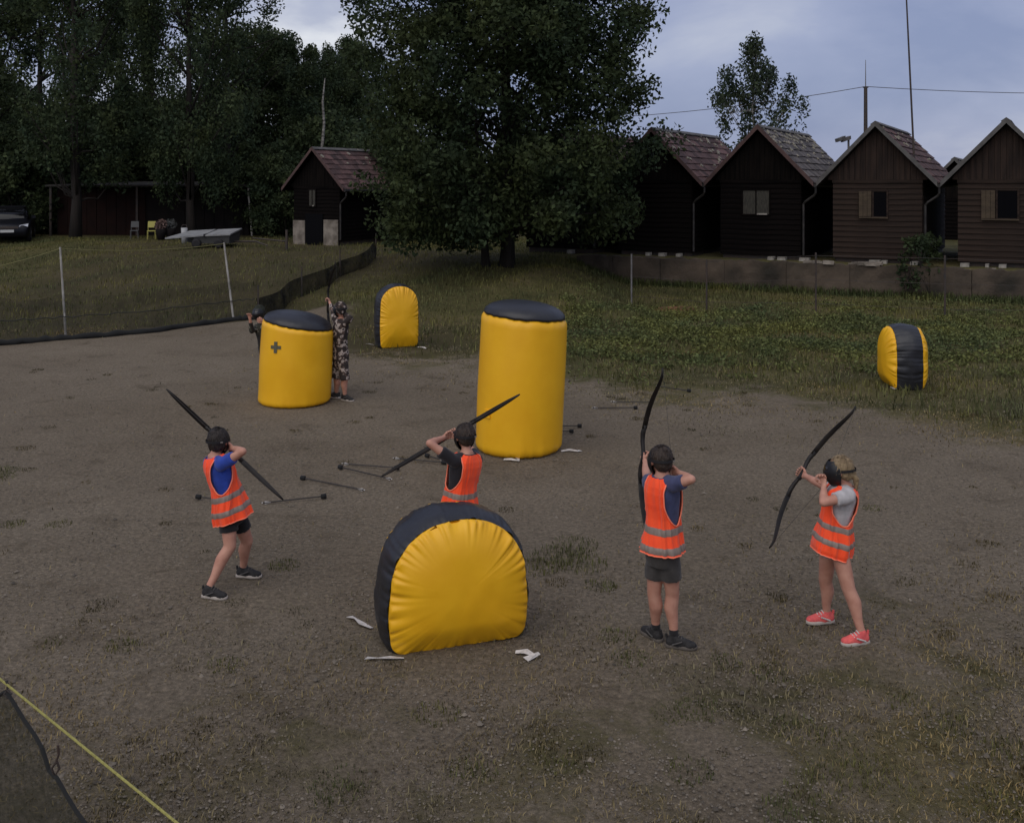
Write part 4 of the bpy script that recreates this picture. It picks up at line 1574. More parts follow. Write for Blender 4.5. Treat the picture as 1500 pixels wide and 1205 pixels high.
def d_bunker(label, base, W, H, D, bulge, rz, seed, straps=(), group='yellow and black inflatable bunkers'):
    root = empty('arch_bunker', base, rz)
    tag(root, label, 'bunker', group)
    P, per = outline(W, H, 260)
    n = len(P)
    cxz = np.array([0, H * .46])
    nrm = P - cxz
    nrm /= np.linalg.norm(nrm, axis=1)[:, None]
    def crease(i, sd):
        v_ = ridge_noise(per * i / n, sd, per)
        return .55 * abs(v_) * 2 - max(0.0, 1 - abs(v_) * 5.5) * (.45 + .55 * abs(ridge_noise(per * i / n, sd + 31, per * .35)))
    cre = [crease(i, seed) for i in range(n)]
    cre2 = [crease(i, seed + 5) for i in range(n)]
    # black band
    rings = []
    K = 12
    for k in range(K + 1):
        t = k / K
        y = -D / 2 + D * t
        ed = 1 - abs(2 * t - 1)
        ring = []
        for i in range(n):
            fold = .013 * (cre[i] * (1 - t) + cre2[i] * t) * (1 - ed * .7) + .012 * mnoise.noise(V((P[i][0] * 7, y * 9, P[i][1] * 7 + seed)))
            o = .045 * math.sin(math.pi * t) ** .7 + fold
            p = P[i] + nrm[i] * o
            ring.append((p[0], y, max(p[1], .0)))
        rings.append(ring)
    MB().loft(rings, cap=False).build('side_band', BLACKV, root, True)
    for sgn, nm in ((-1, 'front_panel'), (1, 'rear_panel')):
        rings = []
        K = 26
        cr_ = cre if sgn < 0 else cre2
        for k in range(K):
            rho = math.cos(math.pi / 2 * (k / K)) ** .9
            q = 1 - rho
            bul = bulge * max(0.0, 1 - rho ** 2.6) ** .62
            ring = []
            for i in range(n):
                zrel = P[i][1] / H
                pk = .052 * cr_[i] * math.exp(-q / (.045 + .20 * abs(ridge_noise(per * i / n, seed + 17, per, .9)))) * min(1, q / .02 + .1) * (0.5 + .8 * min(1, zrel + .2))
                fine = .022 * mnoise.noise(V((P[i][0] * 13, P[i][1] * 13, seed + 3))) * math.exp(-q / .08)
                p = cxz + (P[i] - cxz) * rho
                wob = .012 * mnoise.noise(V((p[0] * 3, p[1] * 3, seed))) + .006 * mnoise.noise(V((p[0] * 9, p[1] * 6, seed + 2))) * (1 - .6 * q)
                low = 1 - .55 * max(0, 1 - p[1] / (.20 * H)) ** 1.5
                ring.append((p[0], sgn * (D / 2 + max(bul + pk + fine + wob, .001 + .25 * bul) * low), max(p[1], .006)))
            rings.append(ring)
        MB().loft(rings, cap=True).build(nm, YELLOW, root, True)
    for s in straps:
        strap_shape(root, [on_ground(*q) for q in s])
    return root


def tower(label, base, dia, H, slant, lean, rz, seed, plus=False, valve=None, straps=()):
    root = empty('cylinder_bunker', base, rz)
    tag(root, label, 'bunker', 'yellow and black inflatable bunkers')
    R = dia / 2
    n = 96
    sx, sy = slant

    def ring_at(t, r, zfun):
        out = []
        for i in range(n):
            a = 6.283185 * i / n
            x, y = r(a) * math.cos(a), r(a) * math.sin(a)
            z = zfun(a, x, y)
            out.append((x + lean * z, y, z))
        return out
    rings = []
    K = 44
    per = math.pi * dia
    rim = [ridge_noise(R * 6.283 * i / n, seed, per) for i in range(n)]
    for k in range(K + 1):
        t = k / K

        def rf(a, t=t):
            i = int(round(a / 6.283185 * n)) % n
            belly = R * (1 + .018 * math.sin(math.pi * t) - .085 * max(0, 1 - t / .05) ** 2 - .07 * max(0, (t - .955) / .045) ** 2)
            cre = .020 * rim[i] * math.exp(-(1 - t) / .05) + .030 * rim[(i * 3) % n] * math.exp(-t / .07)
            dent = .012 * mnoise.noise(V((math.cos(a) * 1.5, math.sin(a) * 1.5, t * 2.5 + seed)))
            return belly + cre + dent

        def zf(a, x, y, t=t):
            return max(t * (H + sx * x + sy * y), .004) + (.012 * rim[int(round(a / 6.283185 * n)) % n] * (t > .97))
        rings.append(ring_at(t, rf, zf))
    MB().loft(rings, cap=True).build('side_wall', YELLOW, root, True)
    rings = []
    K = 14
    dome = .17 * dia
    for k in range(K):
        q = k / K
        rr_ = R * .955 * math.cos(math.pi / 2 * q) ** .95

        def zf(a, x, y, q=q):
            i = int(round(a / 6.283185 * n)) % n
            return H + sx * x + sy * y + .004 + dome * math.sin(math.pi / 2 * q) ** .9 + .016 * rim[i] * math.exp(-q / .2)
        rings.append(ring_at(q, lambda a: rr_, zf))
    MB().loft(rings, cap=True).build('top_cap', BLACKV, root, True)

    def on_side(a, z, off=.0):
        r_ = R * 1.018 + off
        return V((r_ * math.cos(a) + lean * z, r_ * math.sin(a), z))
    if plus:
        a0, z0, L_, w_ = plus
        mb = MB()
        for (da, dz) in ((L_ / R, w_), (w_ / R, L_)):
            m_ = 4
            for q in range(m_):
                aa, ab = a0 - da / 2 + da * q / m_, a0 - da / 2 + da * (q + 1) / m_
                o1 = .014 if da > dz else .017
                mb.hexa([on_side(aa, z0 - dz / 2, -.01), on_side(ab, z0 - dz / 2, -.01), on_side(ab, z0 - dz / 2, o1), on_side(aa, z0 - dz / 2, o1),
                         on_side(aa, z0 + dz / 2, -.01), on_side(ab, z0 + dz / 2, -.01), on_side(ab, z0 + dz / 2, o1), on_side(aa, z0 + dz / 2, o1)])
        mb.build('plus_mark', GREYMARK, root)
    if valve:
        a0, z0 = valve
        p_ = [on_side(a0 + da / R, z0 + dz, o) for dz in (-.05, .05) for (da, o) in ((-.05, -.01), (.05, -.01), (.05, .02), (-.05, .02))]
        MB().hexa(p_).build('valve_flap', YELLOW, root)
    for s in straps:
        strap_shape(root, [on_ground(*q) for q in s])
    return root


fb = on_ground(672, 958)
d_bunker('low yellow arch bunker with black side, nearest to the camera', (fb.x - .07, fb.y + .33, 0), 1.03, .93, .42, .14, math.radians(19), 1.0,
         straps=([(545, 922), (530, 917), (521, 910), (512, 905)], [(592, 966), (572, 967), (552, 968), (536, 966)], [(755, 957), (770, 958), (782, 964), (770, 968), (790, 961)]))
bb = on_ground(586, 510)
d_bunker('tall yellow arch bunker with black side at the far edge of gravel', (bb.x - .11, bb.y + .3, 0), .80, 1.26, .40, .13, math.radians(24), 2.0,
         straps=([(548, 506), (540, 505), (536, 505)], [(612, 509), (620, 510), (624, 512)]))
rb = on_ground(1332, 571)
d_bunker('small yellow and black arch bunker turned sideways on the grass', (rb.x + .02, rb.y + .36, tz(rb.x, rb.y)), .78, .99, .42, .16, math.radians(-93), 3.0,
         straps=([(1318, 566), (1310, 567), (1305, 569), (1312, 571)],))
c1 = on_ground(429, 600)
tower('short yellow cylinder bunker with grey plus mark and black top', (c1.x - .10, c1.y + .56, 0), 1.10, 1.21, (-.17, 0), .05, 0, 4.0, plus=(math.radians(-112), .93, .17, .05))
c2 = on_ground(760, 673)
tower('tall yellow cylinder bunker with black top in the middle', (c2.x, c2.y + .54, 0), 1.10, 1.70, (-.09, 0), .045, 0, 5.0, valve=(math.radians(-137), .53),
      straps=([(738, 674), (748, 675), (760, 677), (758, 672)], [(822, 662), (834, 661), (846, 663), (850, 661)]))

# ------------------------------------------------------------------ arrows lying on the gravel
TIP = mat('black_foam', (0.012, 0.012, 0.012), rough=.9)
SHAFT = mat('arrow_shaft', (0.028, 0.022, 0.018), rough=.5)
FLETCH = mat('white_fletching', (0.55, 0.52, 0.48), rough=.6)


def arrow(tip, tail, label):
    a, b = on_ground(*tip), on_ground(*tail)
    r_ = empty('arrow', a)
    tag(r_, label, 'arrow', 'foam tipped arrows lying on the gravel')
    d_ = (b - a)
    L_ = d_.length
    d_.normalize()
    z0 = V((0, 0, .034))
    z1 = V((0, 0, .020))
    MB().tube([z0, z0 * .6 + z1 * .4 + d_ * L_ * .4, z1 + d_ * L_], .0075, 6).build('shaft', SHAFT, r_)
    MB().tube([z0 - d_ * .030, z0 - d_ * .026, z0 + d_ * .022, z0 + d_ * .03], [.019, .026, .026, .017], 12).build('foam_tip', TIP, r_, True)
    s_ = V((0, 0, 1)).cross(d_)
    for k in range(3):
        an = 2.1 * k + .5
        o = s_ * math.cos(an) + V((0, 0, 1)) * math.sin(an)
        p_ = z1 + d_ * (L_ - .10)
        q_ = z1 + d_ * (L_ - .02)
        w_ = d_.cross(o) * .0012
        MB().hexa([p_ - w_, q_ - w_, q_ + w_, p_ + w_, p_ + o * .008 - w_ + d_ * .02, q_ + o * .018 - w_, q_ + o * .018 + w_, p_ + o * .008 + w_ + d_ * .02]).build('fletching', FLETCH, r_)
    MB().tube([z1 + d_ * L_, z1 + d_ * (L_ + .012)], .006, 6).build('nock', FLETCH, r_)


arrow((474, 731), (385, 739), 'arrow below the left archer bow tip, its black head pointing right')
arrow((444, 704), (533, 720), 'arrow right of the left archer, its black head pointing left')
arrow((499, 688), (573, 704), 'arrow left of the middle archer bow end with head pointing left')
arrow((581, 689), (502, 681), 'arrow reaching the lower bow tip of the middle archer')
arrow((650, 681), (577, 673), 'arrow lying under the elbow of the middle archer')
arrow((626, 671), (652, 677), 'arrow with its head left of the black shirted archer')
arrow((931, 600), (868, 599), 'arrow with white tail right of the tall yellow cylinder')
arrow((954, 592), (896, 590), 'arrow whose head meets the upright bow of the third archer')
arrow((849, 627), (790, 626), 'arrow sticking out behind the tall cylinder, upper of two')
arrow((837, 635), (778, 634), 'arrow sticking out behind the tall cylinder, lower of two')
arrow((291, 732), (352, 738), 'arrow behind the left archer with head left of the vest')
arrow((1009, 575), (962, 567), 'arrow crossing the upper tip of the upright bow')

# ------------------------------------------------------------------ people


def basis(fwd, up):
    f = V(fwd).normalized()
    u_ = (V(up) - f * V(up).dot(f)).normalized()
    r_ = f.cross(u_)
    return Matrix((r_, f, u_)).transposed()      # columns: right, forward, up


GREYLACE = mat('grey_lace', (0.07, 0.065, 0.06), rough=.8)


class Torso:
    """elliptical sections from the hips (t=0) to the base of the neck (t=1)"""

    def __init__(self, J, k, slim=1.0):
        self.slim = slim
        self.P, self.N, self.k = J['pelvis'], J['neck'], k
        self.up = (self.N - self.P)
        self.L = self.up.length
        self.up.normalize()
        self.s_sh = (J['sR'] - J['sL'])
        self.s_hp = (J['hR'] - J['hL'])
        self.half = self.s_sh.length / 2

    TAB = [(-.30, .118, .085), (-.18, .135, .102), (0, .138, .105), (.22, .122, .092), (.42, .120, .092), (.62, .134, .102),
           (.78, .142, .100), (.88, .140, .088), (.945, .118, .072), (1.0, .070, .056), (1.06, .048, .050)]

    def dims(self, t):
        T = self.TAB
        ts = [q[0] for q in T]
        return (np.interp(t, ts, [q[1] for q in T]) * self.k * self.slim, np.interp(t, ts, [q[2] for q in T]) * self.k)

    def frame(self, t):
        w = min(1, max(0, t))
        s = (self.s_hp.normalized() * (1 - w) + self.s_sh.normalized() * w)
        s = (s - self.up * s.dot(self.up)).normalized()
        f = self.up.cross(s)
        c = self.P + self.up * (t * self.L)
        # a slight arch of the back
        c = c + f * (.014 * math.sin(math.pi * w))
        return c, s, f

    def point(self, t, a, off=0.0):
        c, s, f = self.frame(t)
        w, d = self.dims(t)
        ca, sa = math.cos(a), math.sin(a)
        e_ = .86
        x = math.copysign(abs(ca) ** e_, ca) * (w + off)
        y = math.copysign(abs(sa) ** e_, sa) * (d + off)
        return c + s * x + f * y

    def rings(self, t0, t1, off=0.0, n=20, m=24):
        return [[self.point(t0 + (t1 - t0) * i / n, 6.283185 * j / m, off if not callable(off) else off(t0 + (t1 - t0) * i / n)) for j in range(m)] for i in range(n + 1)]


def hand(mb_body, mb_f, wrist, d, w, curl, k, thumb=1):
    """palm joined to the arm plus five curled fingers; w: from little finger to index finger"""
    d = V(d).normalized()
    w = (V(w) - d * V(w).dot(d)).normalized()
    n = d.cross(w) * thumb                 # side towards which the fingers close
    wr = V(wrist)
    kn = wr + d * (.062 * k)
    for i in range(4):
        o = w * ((i - 1.5) * .0165 * k)
        mb_body.capsule(wr + o * .6, kn + o, .013 * k, .0105 * k, 8)
    lens = (.046, .056, .062, .056)
    for i in range(4):
        o = w * ((i - 1.5) * .0185 * k)
        p = kn + o
        ang = 0.25 + curl * .35 + .06 * i
        r0 = .0088 * k
        for sgi, fr in enumerate((.44, .32, .24)):
            dd = d * math.cos(ang) + n * math.sin(ang)
            q = p + dd * (lens[i] * k * fr * 1.12)
            mb_f.capsule(p, q, r0, r0 * .88, 8)
            p, r0 = q, r0 * .88
            ang += curl * .95
    p = wr + d * (.020 * k) + w * (.020 * k)
    q = p + (d * .55 + w * .62 + n * .45).normalized() * (.034 * k)
    mb_f.capsule(p, q, .0115 * k, .0095 * k, 8)
    q2 = q + (d * .6 + w * .1 + n * .8).normalized() * (.028 * k)
    mb_f.capsule(q, q2, .0095 * k, .008 * k, 8)


def head_parts(mb, c, B, k):
    """skull, jaw, nose and ears; B columns: right, forward, up"""
    X = lambda x, y, z: c + B @ V((x * k, y * k, z * k))
    mb.ellipsoid(X(0, -.008, .020), .074 * k, .092 * k, .088 * k, B, 18, 12)
    mb.ellipsoid(X(0, .026, -.045), .052 * k, .058 * k, .062 * k, B, 16, 10)
    mb.ellipsoid(X(0, .050, -.078), .026 * k, .026 * k, .022 * k, B, 12, 8)
    mb.capsule(X(0, .082, .012), X(0, .100, -.022), .008 * k, .013 * k, 10)
    mb.ellipsoid(X(0, .083, -.050), .024 * k, .010 * k, .010 * k, B, 12, 8)
    for s in (-1, 1):
        mb.ellipsoid(X(s * .078, -.008, -.010), .010 * k, .021 * k, .030 * k, B, 12, 8)
        mb.ellipsoid(X(s * .033, .076, .020), .018 * k, .010 * k, .008 * k, B, 10, 6)


def shoe(parent, ank, toe, k, up_m, sole_m, gz):
    """low sports shoe: remeshed upper, separate sole, laces"""
    d = V((toe.x, toe.y, 0)).normalized()
    w = V((d.y, -d.x, 0))
    a = V((ank.x, ank.y, gz))
    X = lambda f, s, z: a + d * (f * k) + w * (s * k) + V((0, 0, z * k))
    mb = MB()
    mb.ellipsoid(X(-.025, 0, .045), .038 * k, .038 * k, .042 * k)
    mb.capsule(X(0, 0, .050), X(.0, 0, .086), .040 * k, .037 * k)
    mb.capsule(X(.03, 0, .055), X(.10, .004, .040), .040 * k, .034 * k)
    B = Matrix((d, w, V((0, 0, 1)))).transposed()
    mb.ellipsoid(X(.115, .004, .034), .058 * k, .042 * k, .030 * k, B)
    mb.ellipsoid(X(.04, 0, .034), .085 * k, .040 * k, .030 * k, B)
    o = link('shoe', remeshed(mb, .009, 3), up_m, parent)
    prof = [(-.066, .0), (-.058, .026), (-.02, .035), (.03, .033), (.09, .044), (.14, .038), (.168, .018), (.174, 0)]
    ring = prof + [(f, -s) for f, s in prof[-2:0:-1]]
    m2 = MB().loft([[X(f * .97, s * .95, .003) for f, s in ring], [X(f, s, .010) for f, s in ring], [X(f * 1.0, s * 1.0, .028 if f > .12 else .024) for f, s in ring], [X(f * .95, s * .9, .030) for f, s in ring]])
    m2.build('sole', sole_m, o, True)
    lm = mats_lace if (mats_lace := {'coral_shoe': STRAP}.get(up_m.name)) else GREYLACE
    for i in range(4):
        f = .040 + i * .019
        z = .108 - i * .0125
        MB().tube([X(f - .004, -.026, z - .018), X(f + .004, 0, z - .002), X(f - .004, .026, z - .018)], .0042 * k, 5).build('lace', lm, o)
    for s in (-1, 1):
        MB().tube([X(-.01, s * .041, .036), X(.03, s * .045, .052), X(.065, s * .043, .066)], .006 * k, 6).build('stripe', lm, o)
    MB().tube([X(-.052, 0, .07), X(-.056, 0, .10)], [.012 * k, .009 * k], 6).build('heel_tab', up_m, o)


def vest_parts(parent, T, k, seed, hem=-.22, trim=True):
    """open-sided safety vest with two reflective bands"""
    NT, NA = 96, 176
    t0, t1 = hem, 1.0

    def surf(t, a, extra=0.0):
        low = max(0.0, (.55 - t) / .8)
        fold = .017 * mnoise.noise(V((math.cos(a) * 3.2, math.sin(a) * 3.2, t * 1.1 + seed))) + .006 * mnoise.noise(V((math.cos(a) * 8, math.sin(a) * 8, t * 3.5 + seed * 2)))
        flare = .024 + .022 * low + low * .010 * math.sin(a * 5 + seed) + .014 * max(0, .8 - abs(t - .8) * 4) * 0
        hemz = .012 * math.sin(a * 2 + seed) * max(0, (.2 - t))
        p = T.point(t, a, (flare + max(fold, -.006) * (1.0 + low)) * k + extra)
        return p + T.up * hemz

    def hole(t, a):
        """inside an arm opening"""
        if t > .962 or t < .33:
            return False
        da = min(abs((a % 6.283185)), 6.283185 - (a % 6.283185))
        db = abs((a % 6.283185) - math.pi)
        dd = min(da, db)
        u = (t - .33) / (.962 - .33)
        wd = .78 * (math.sin(min(1, u * 1.9) * math.pi / 2) ** .7) * (1 if u < .75 else (1 - ((u - .75) / .25) ** 2 * .45))
        return dd < wd

    def neckline(t, a):
        # V at the front, shallow curve at the back
        df = abs((a % 6.283185) - math.pi / 2)
        return t > .80 and df < (t - .80) * 3.2
    grid = [[surf(t0 + (t1 - t0) * i / NT, 6.283185 * j / NA) for j in range(NA)] for i in range(NT + 1)]
    vs = [p for r_ in grid for p in r_]
    fs = []
    for i in range(NT):
        tm = t0 + (t1 - t0) * (i + .5) / NT
        for j in range(NA):
            am = 6.283185 * (j + .5) / NA
            if hole(tm, am) or neckline(tm, am):
                continue
            j2 = (j + 1) % NA
            fs.append((i * NA + j, i * NA + j2, (i + 1) * NA + j2, (i + 1) * NA + j))
    used_v = sorted({q for f in fs for q in f})
    mp = {q: n for n, q in enumerate(used_v)}
    me = bpy.data.meshes.new('vest')
    me.from_pydata([vs[q] for q in used_v], [], [tuple(mp[q] for q in f) for f in fs])
    me.polygons.foreach_set('use_smooth', [True] * len(me.polygons))
    o = link('vest', me, VEST, parent)
    # bindings round the arm openings
    for side in (0, 1):
        loop = []
        a0 = 0 if side == 0 else math.pi
        ts = np.linspace(.335, .958, 30)

        def wd(t):
            lo, hi = 0.0, 1.2
            for _ in range(24):
                m_ = (lo + hi) / 2
                if hole(t, a0 + m_):
                    lo = m_
                else:
                    hi = m_
            return lo
        ws = [wd(t) for t in ts]
        loop = [surf(t, a0 + w_, .003) for t, w_ in zip(ts, ws)]
        loop += [surf(.962, a0 + ws[-1] * q, .003) for q in (.6, .2, -.2, -.6)]
        loop += [surf(t, a0 - w_, .003) for t, w_ in zip(ts[::-1], ws[::-1])]
        loop.append(loop[0])
        MB().tube(loop, .0055 * k, 6, cap=False).build('binding', TRIM, o, True)
    MB().tube([surf(hem + .004, 6.283185 * j / 80, .001) for j in range(81)], .005 * k, 6, cap=False).build('hem_binding', TRIM, o, True)
    for (ta, tb) in ((.205, .305), (-.055, .045)):
        rr_ = []
        for i in range(5):
            t = ta + (tb - ta) * i / 4
            rr_.append([surf(t, 6.283185 * j / 120, .0035 if 0 < i < 4 else .001) for j in range(120)])
        MB().loft(rr_, cap=False).build('reflective_band', REFLECT, o, True)
    return o


def cloth_noise(seed, amp, sc=(14, 14, 9)):
    return lambda p: amp * mnoise.noise(V((p.x * sc[0], p.y * sc[1], p.z * sc[2] + seed))) + amp * .5 * mnoise.noise(V((p.x * 31, p.y * 31, p.z * 17 + seed)))


def person(label, J, k, head_dir, head_up, mats, hair, feet, hands, seed, vest=True, sleeve=.55, shorts=.5, mask=True, group='archers in orange vests', tunic=None, face_up=None, hem=-.22, slim=.92):
    """J: joints in world space (pelvis, neck, head, sL/R, eL/R, wL/R, hL/R, kL/R, aL/R)"""
    base = (J['aL'] + J['aR']) / 2
    root = empty('person', (base.x, base.y, 0))
    tag(root, label, 'person', group)
    off = V((base.x, base.y, 0))
    J = {q: p - off for q, p in J.items()}
    mid_ = (J['hL'] + J['hR']) / 2
    hv_ = (J['hR'] - J['hL'])
    hv_ = hv_.normalized() * min(hv_.length, .118 * k)
    J['hR'], J['hL'] = mid_ + hv_ / 2, mid_ - hv_ / 2
    T = Torso(J, k, slim)
    B = basis(head_dir, head_up)
    # body --------------------------------------------------------
    mb, mf = MB(), MB()
    mb.loft(T.rings(-.20, 1.06, 0.0, 26, 24))
    hc = J['head']
    head_parts(mb, hc, B, k)
    mb.capsule(T.point(1.0, 1.57) * .5 + T.point(1.0, 4.71) * .5, hc + B @ V((0, -.012, -.045)) * k, .043 * k, .042 * k)
    for s in 'LR':
        sh, el, wr = J['s' + s], J['e' + s], J['w' + s]
        nb = T.frame(.9)[0]
        mb.capsule(nb.lerp(sh, .45), sh, .055 * k, .047 * k)
        mb.capsule(sh, sh.lerp(el, .5), .046 * k, .040 * k)
        mb.capsule(sh.lerp(el, .5), el, .040 * k, .033 * k)
        mb.capsule(el, el.lerp(wr, .35), .033 * k, .034 * k)
        mb.capsule(el.lerp(wr, .35), wr, .034 * k, .0215 * k)
        hd, hw, cu, th = hands[s]
        hand(mb, mf, wr, hd, hw, cu, k, th)
        hp, kn, an = J['h' + s], J['k' + s], J['a' + s]
        mb.capsule(hp, hp.lerp(kn, .45), .064 * k, .066 * k)
        mb.capsule(hp.lerp(kn, .45), kn, .066 * k, .053 * k)
        ff = V(feet[s]).normalized()
        calf = kn.lerp(an, .33) - ff * (.014 * k)
        mb.capsule(kn, calf, .052 * k, .054 * k)
        mb.capsule(calf, kn.lerp(an, .72), .054 * k, .037 * k)
        mb.capsule(kn.lerp(an, .72), an, .037 * k, .031 * k)
        mb.capsule(an, V((an.x, an.y, .035)) + ff * (.07 * k), .028 * k, .022 * k)
    bod = join_meshes(remeshed(mb, .0085, 5), mf, 'body')
    link('body', bod, mats.get('skin', SKIN), root)
    # shirt ------------------------------------------------------
    mb = MB()
    mb.loft(T.rings(-.02 if tunic is None else tunic, 1.0, .010 * k, 24, 24))
    for s in 'LR':
        sh, el, wr = J['s' + s], J['e' + s], J['w' + s]
        nb = T.frame(.9)[0]
        mb.capsule(nb.lerp(sh, .4), sh, .062 * k, .058 * k)
        if sleeve <= 1:
            mb.tube([sh, sh.lerp(el, sleeve * .55), sh.lerp(el, sleeve)], [.057 * k, .057 * k, .056 * k], 14)
        else:
            mb.chain([sh, el, el.lerp(wr, sleeve - 1)], [.057 * k, .047 * k, .034 * k])
    link('shirt', remeshed(mb, .010, 3, cloth_noise(seed, .005 if vest else .009)), mats['shirt'], root)
    # shorts -----------------------------------------------------
    mb = MB()
    mb.loft(T.rings(-.28, .10, .010 * k, 8, 24))
    for s in 'LR':
        hp, kn = J['h' + s], J['k' + s]
        mb.capsule(hp, hp.lerp(kn, .2), .072 * k, .076 * k)
        mb.tube([hp.lerp(kn, .1), hp.lerp(kn, shorts * .6), hp.lerp(kn, shorts)], [.074 * k, .080 * k, .081 * k], 16)
    link('shorts', remeshed(mb, .010, 3, cloth_noise(seed + 3, .006)), mats['shorts'], root)
    if vest:
        vest_parts(root, T, k, seed, hem)
    # shoes ------------------------------------------------------
    for s in 'LR':
        shoe(root, J['a' + s], V(feet[s]), k, mats['shoe'], mats['sole'], 0.0)
        if 'sock' in mats:
            an = J['a' + s]
            MB().tube([an - V((0, 0, .01)), an + (J['k' + s] - an).normalized() * .05 * k], [.034 * k, .035 * k], 14).build('sock', mats['sock'], root, True)
    # hair -------------------------------------------------------
    mb = MB()
    X = lambda x, y, z: hc + B @ V((x * k, y * k, z * k))
    hv = hair.get('vol', 1.0)
    mb.ellipsoid(X(0, -.020, .030), .082 * k * hv, .092 * k * hv, .088 * k * hv, B, 20, 14)
    mb.ellipsoid(X(0, -.045, -.010), .070 * k * hv, .058 * k * hv, .066 * k * hv, B, 18, 10)
    if hair.get('long'):
        mb.chain([X(0, -.09, .0), X(0, -.115, -.06), X(.01, -.11, -.15)], [.030 * k, .024 * k, .012 * k])
    hm = remeshed(mb, .008, 2, lambda p: .007 * mnoise.noise(V((p.x * 40, p.y * 40, p.z * 22 + seed))) + .004 * mnoise.noise(V((p.x * 95, p.y * 95, p.z * 60))))
    # loose strands that break the outline
    r = random.Random(seed)
    ms = MB()
    for _ in range(420):
        a, t = r.uniform(0, 6.283), r.uniform(.05, 1.9)
        n = V((math.sin(t) * math.cos(a), math.sin(t) * math.sin(a), math.cos(t)))
        if n.y > .55 and n.z < .55:
            continue
        p0 = V((n.x * .083 * hv, -.02 + n.y * .093 * hv, .03 + n.z * .089 * hv))
        dn_ = (V((0, -.15, -1)) - n * V((0, -.15, -1)).dot(n))
        if dn_.length < .1:
            dn_ = V((r.uniform(-1, 1), r.uniform(-1, 1), 0))
        dn_ = (dn_.normalized() + V((r.uniform(-.6, .6), r.uniform(-.6, .6), 0))).normalized()
        L_ = r.uniform(.02, .045)
        p1 = p0 + dn_ * L_ + n * r.uniform(.0, .010)
        sd = n.cross(dn_).normalized() * .003
        ms.add([X(*(p0 - sd - n * .004)), X(*(p0 + sd - n * .004)), X(*p1)], [(0, 1, 2)])
    bm = bmesh.new()
    bm.from_mesh(hm)
    t_ = ms.mesh('t', False, False)
    bm.from_mesh(t_)
    hm2 = bpy.data.meshes.new('hair')
    bm.to_mesh(hm2)
    bm.free()
    hm2.polygons.foreach_set('use_smooth', [True] * len(hm2.polygons))
    link('hair', hm2, hair['mat'], root)
    # mask -------------------------------------------------------
    if mask:
        mm = MB()
        seg, rg = 28, 20
        vs, fs = [], []
        for i in range(rg + 1):
            el_ = -1.3 + 2.2 * i / rg
            for j in range(seg + 1):
                az = -2.0 + 4.0 * j / seg
                rx, ry, rz_ = .094, .100, .118
                x, y, z = rx * math.sin(az) * math.cos(el_), ry * math.cos(az) * math.cos(el_) + .018, rz_ * math.sin(el_) - .010
                if -.35 < el_ < .15:
                    y += .010 * max(0, math.cos(az))
                if el_ < -.5:
                    y += .016 * max(0, math.cos(az)) * (-.5 - el_)
                vs.append(X(x, y, z))
        for i in range(rg):
            for j in range(seg):
                a = i * (seg + 1) + j
                fs.append((a, a + 1, a + seg + 2, a + seg + 1))
        mk = mm.add(vs, fs).build('mask', MASKM, root, True)
        vz = MB()
        vs, fs = [], []
        for i in range(7):
            el_ = -.02 + .50 * i / 6
            for j in range(17):
                az = -.95 + 1.9 * j / 16
                vs.append(X(.093 * math.sin(az) * math.cos(el_), .104 * math.cos(az) * math.cos(el_) + .018, .112 * math.sin(el_) - .008))
        for i in range(6):
            for j in range(16):
                a = i * 17 + j
                fs.append((a, a + 1, a + 18, a + 17))
        vz.add(vs, fs).build('visor', VISOR, mk, True)
        ring_o = [X(.091 * hv * math.sin(6.283 * j / 40), -.022 + .101 * hv * math.cos(6.283 * j / 40), .012) for j in range(41)]
        rings = [[q + B @ V((0, 0, dz * k)) for q in ring_o[:-1]] for dz in (-.010, .010)]
        MB().loft(rings, cap=False).build('strap', STRAPB, mk, True)
        # buckle
        q = X(.093 * hv * math.sin(2.45), -.022 + .104 * hv * math.cos(2.45), .012)
        MB().box(q.x - .010, q.x + .010, q.y - .004, q.y + .004, q.z - .006, q.z + .006).build('buckle', mat('grey_buckle', (0.16, 0.14, 0.12), rough=.5), mk)
    return root


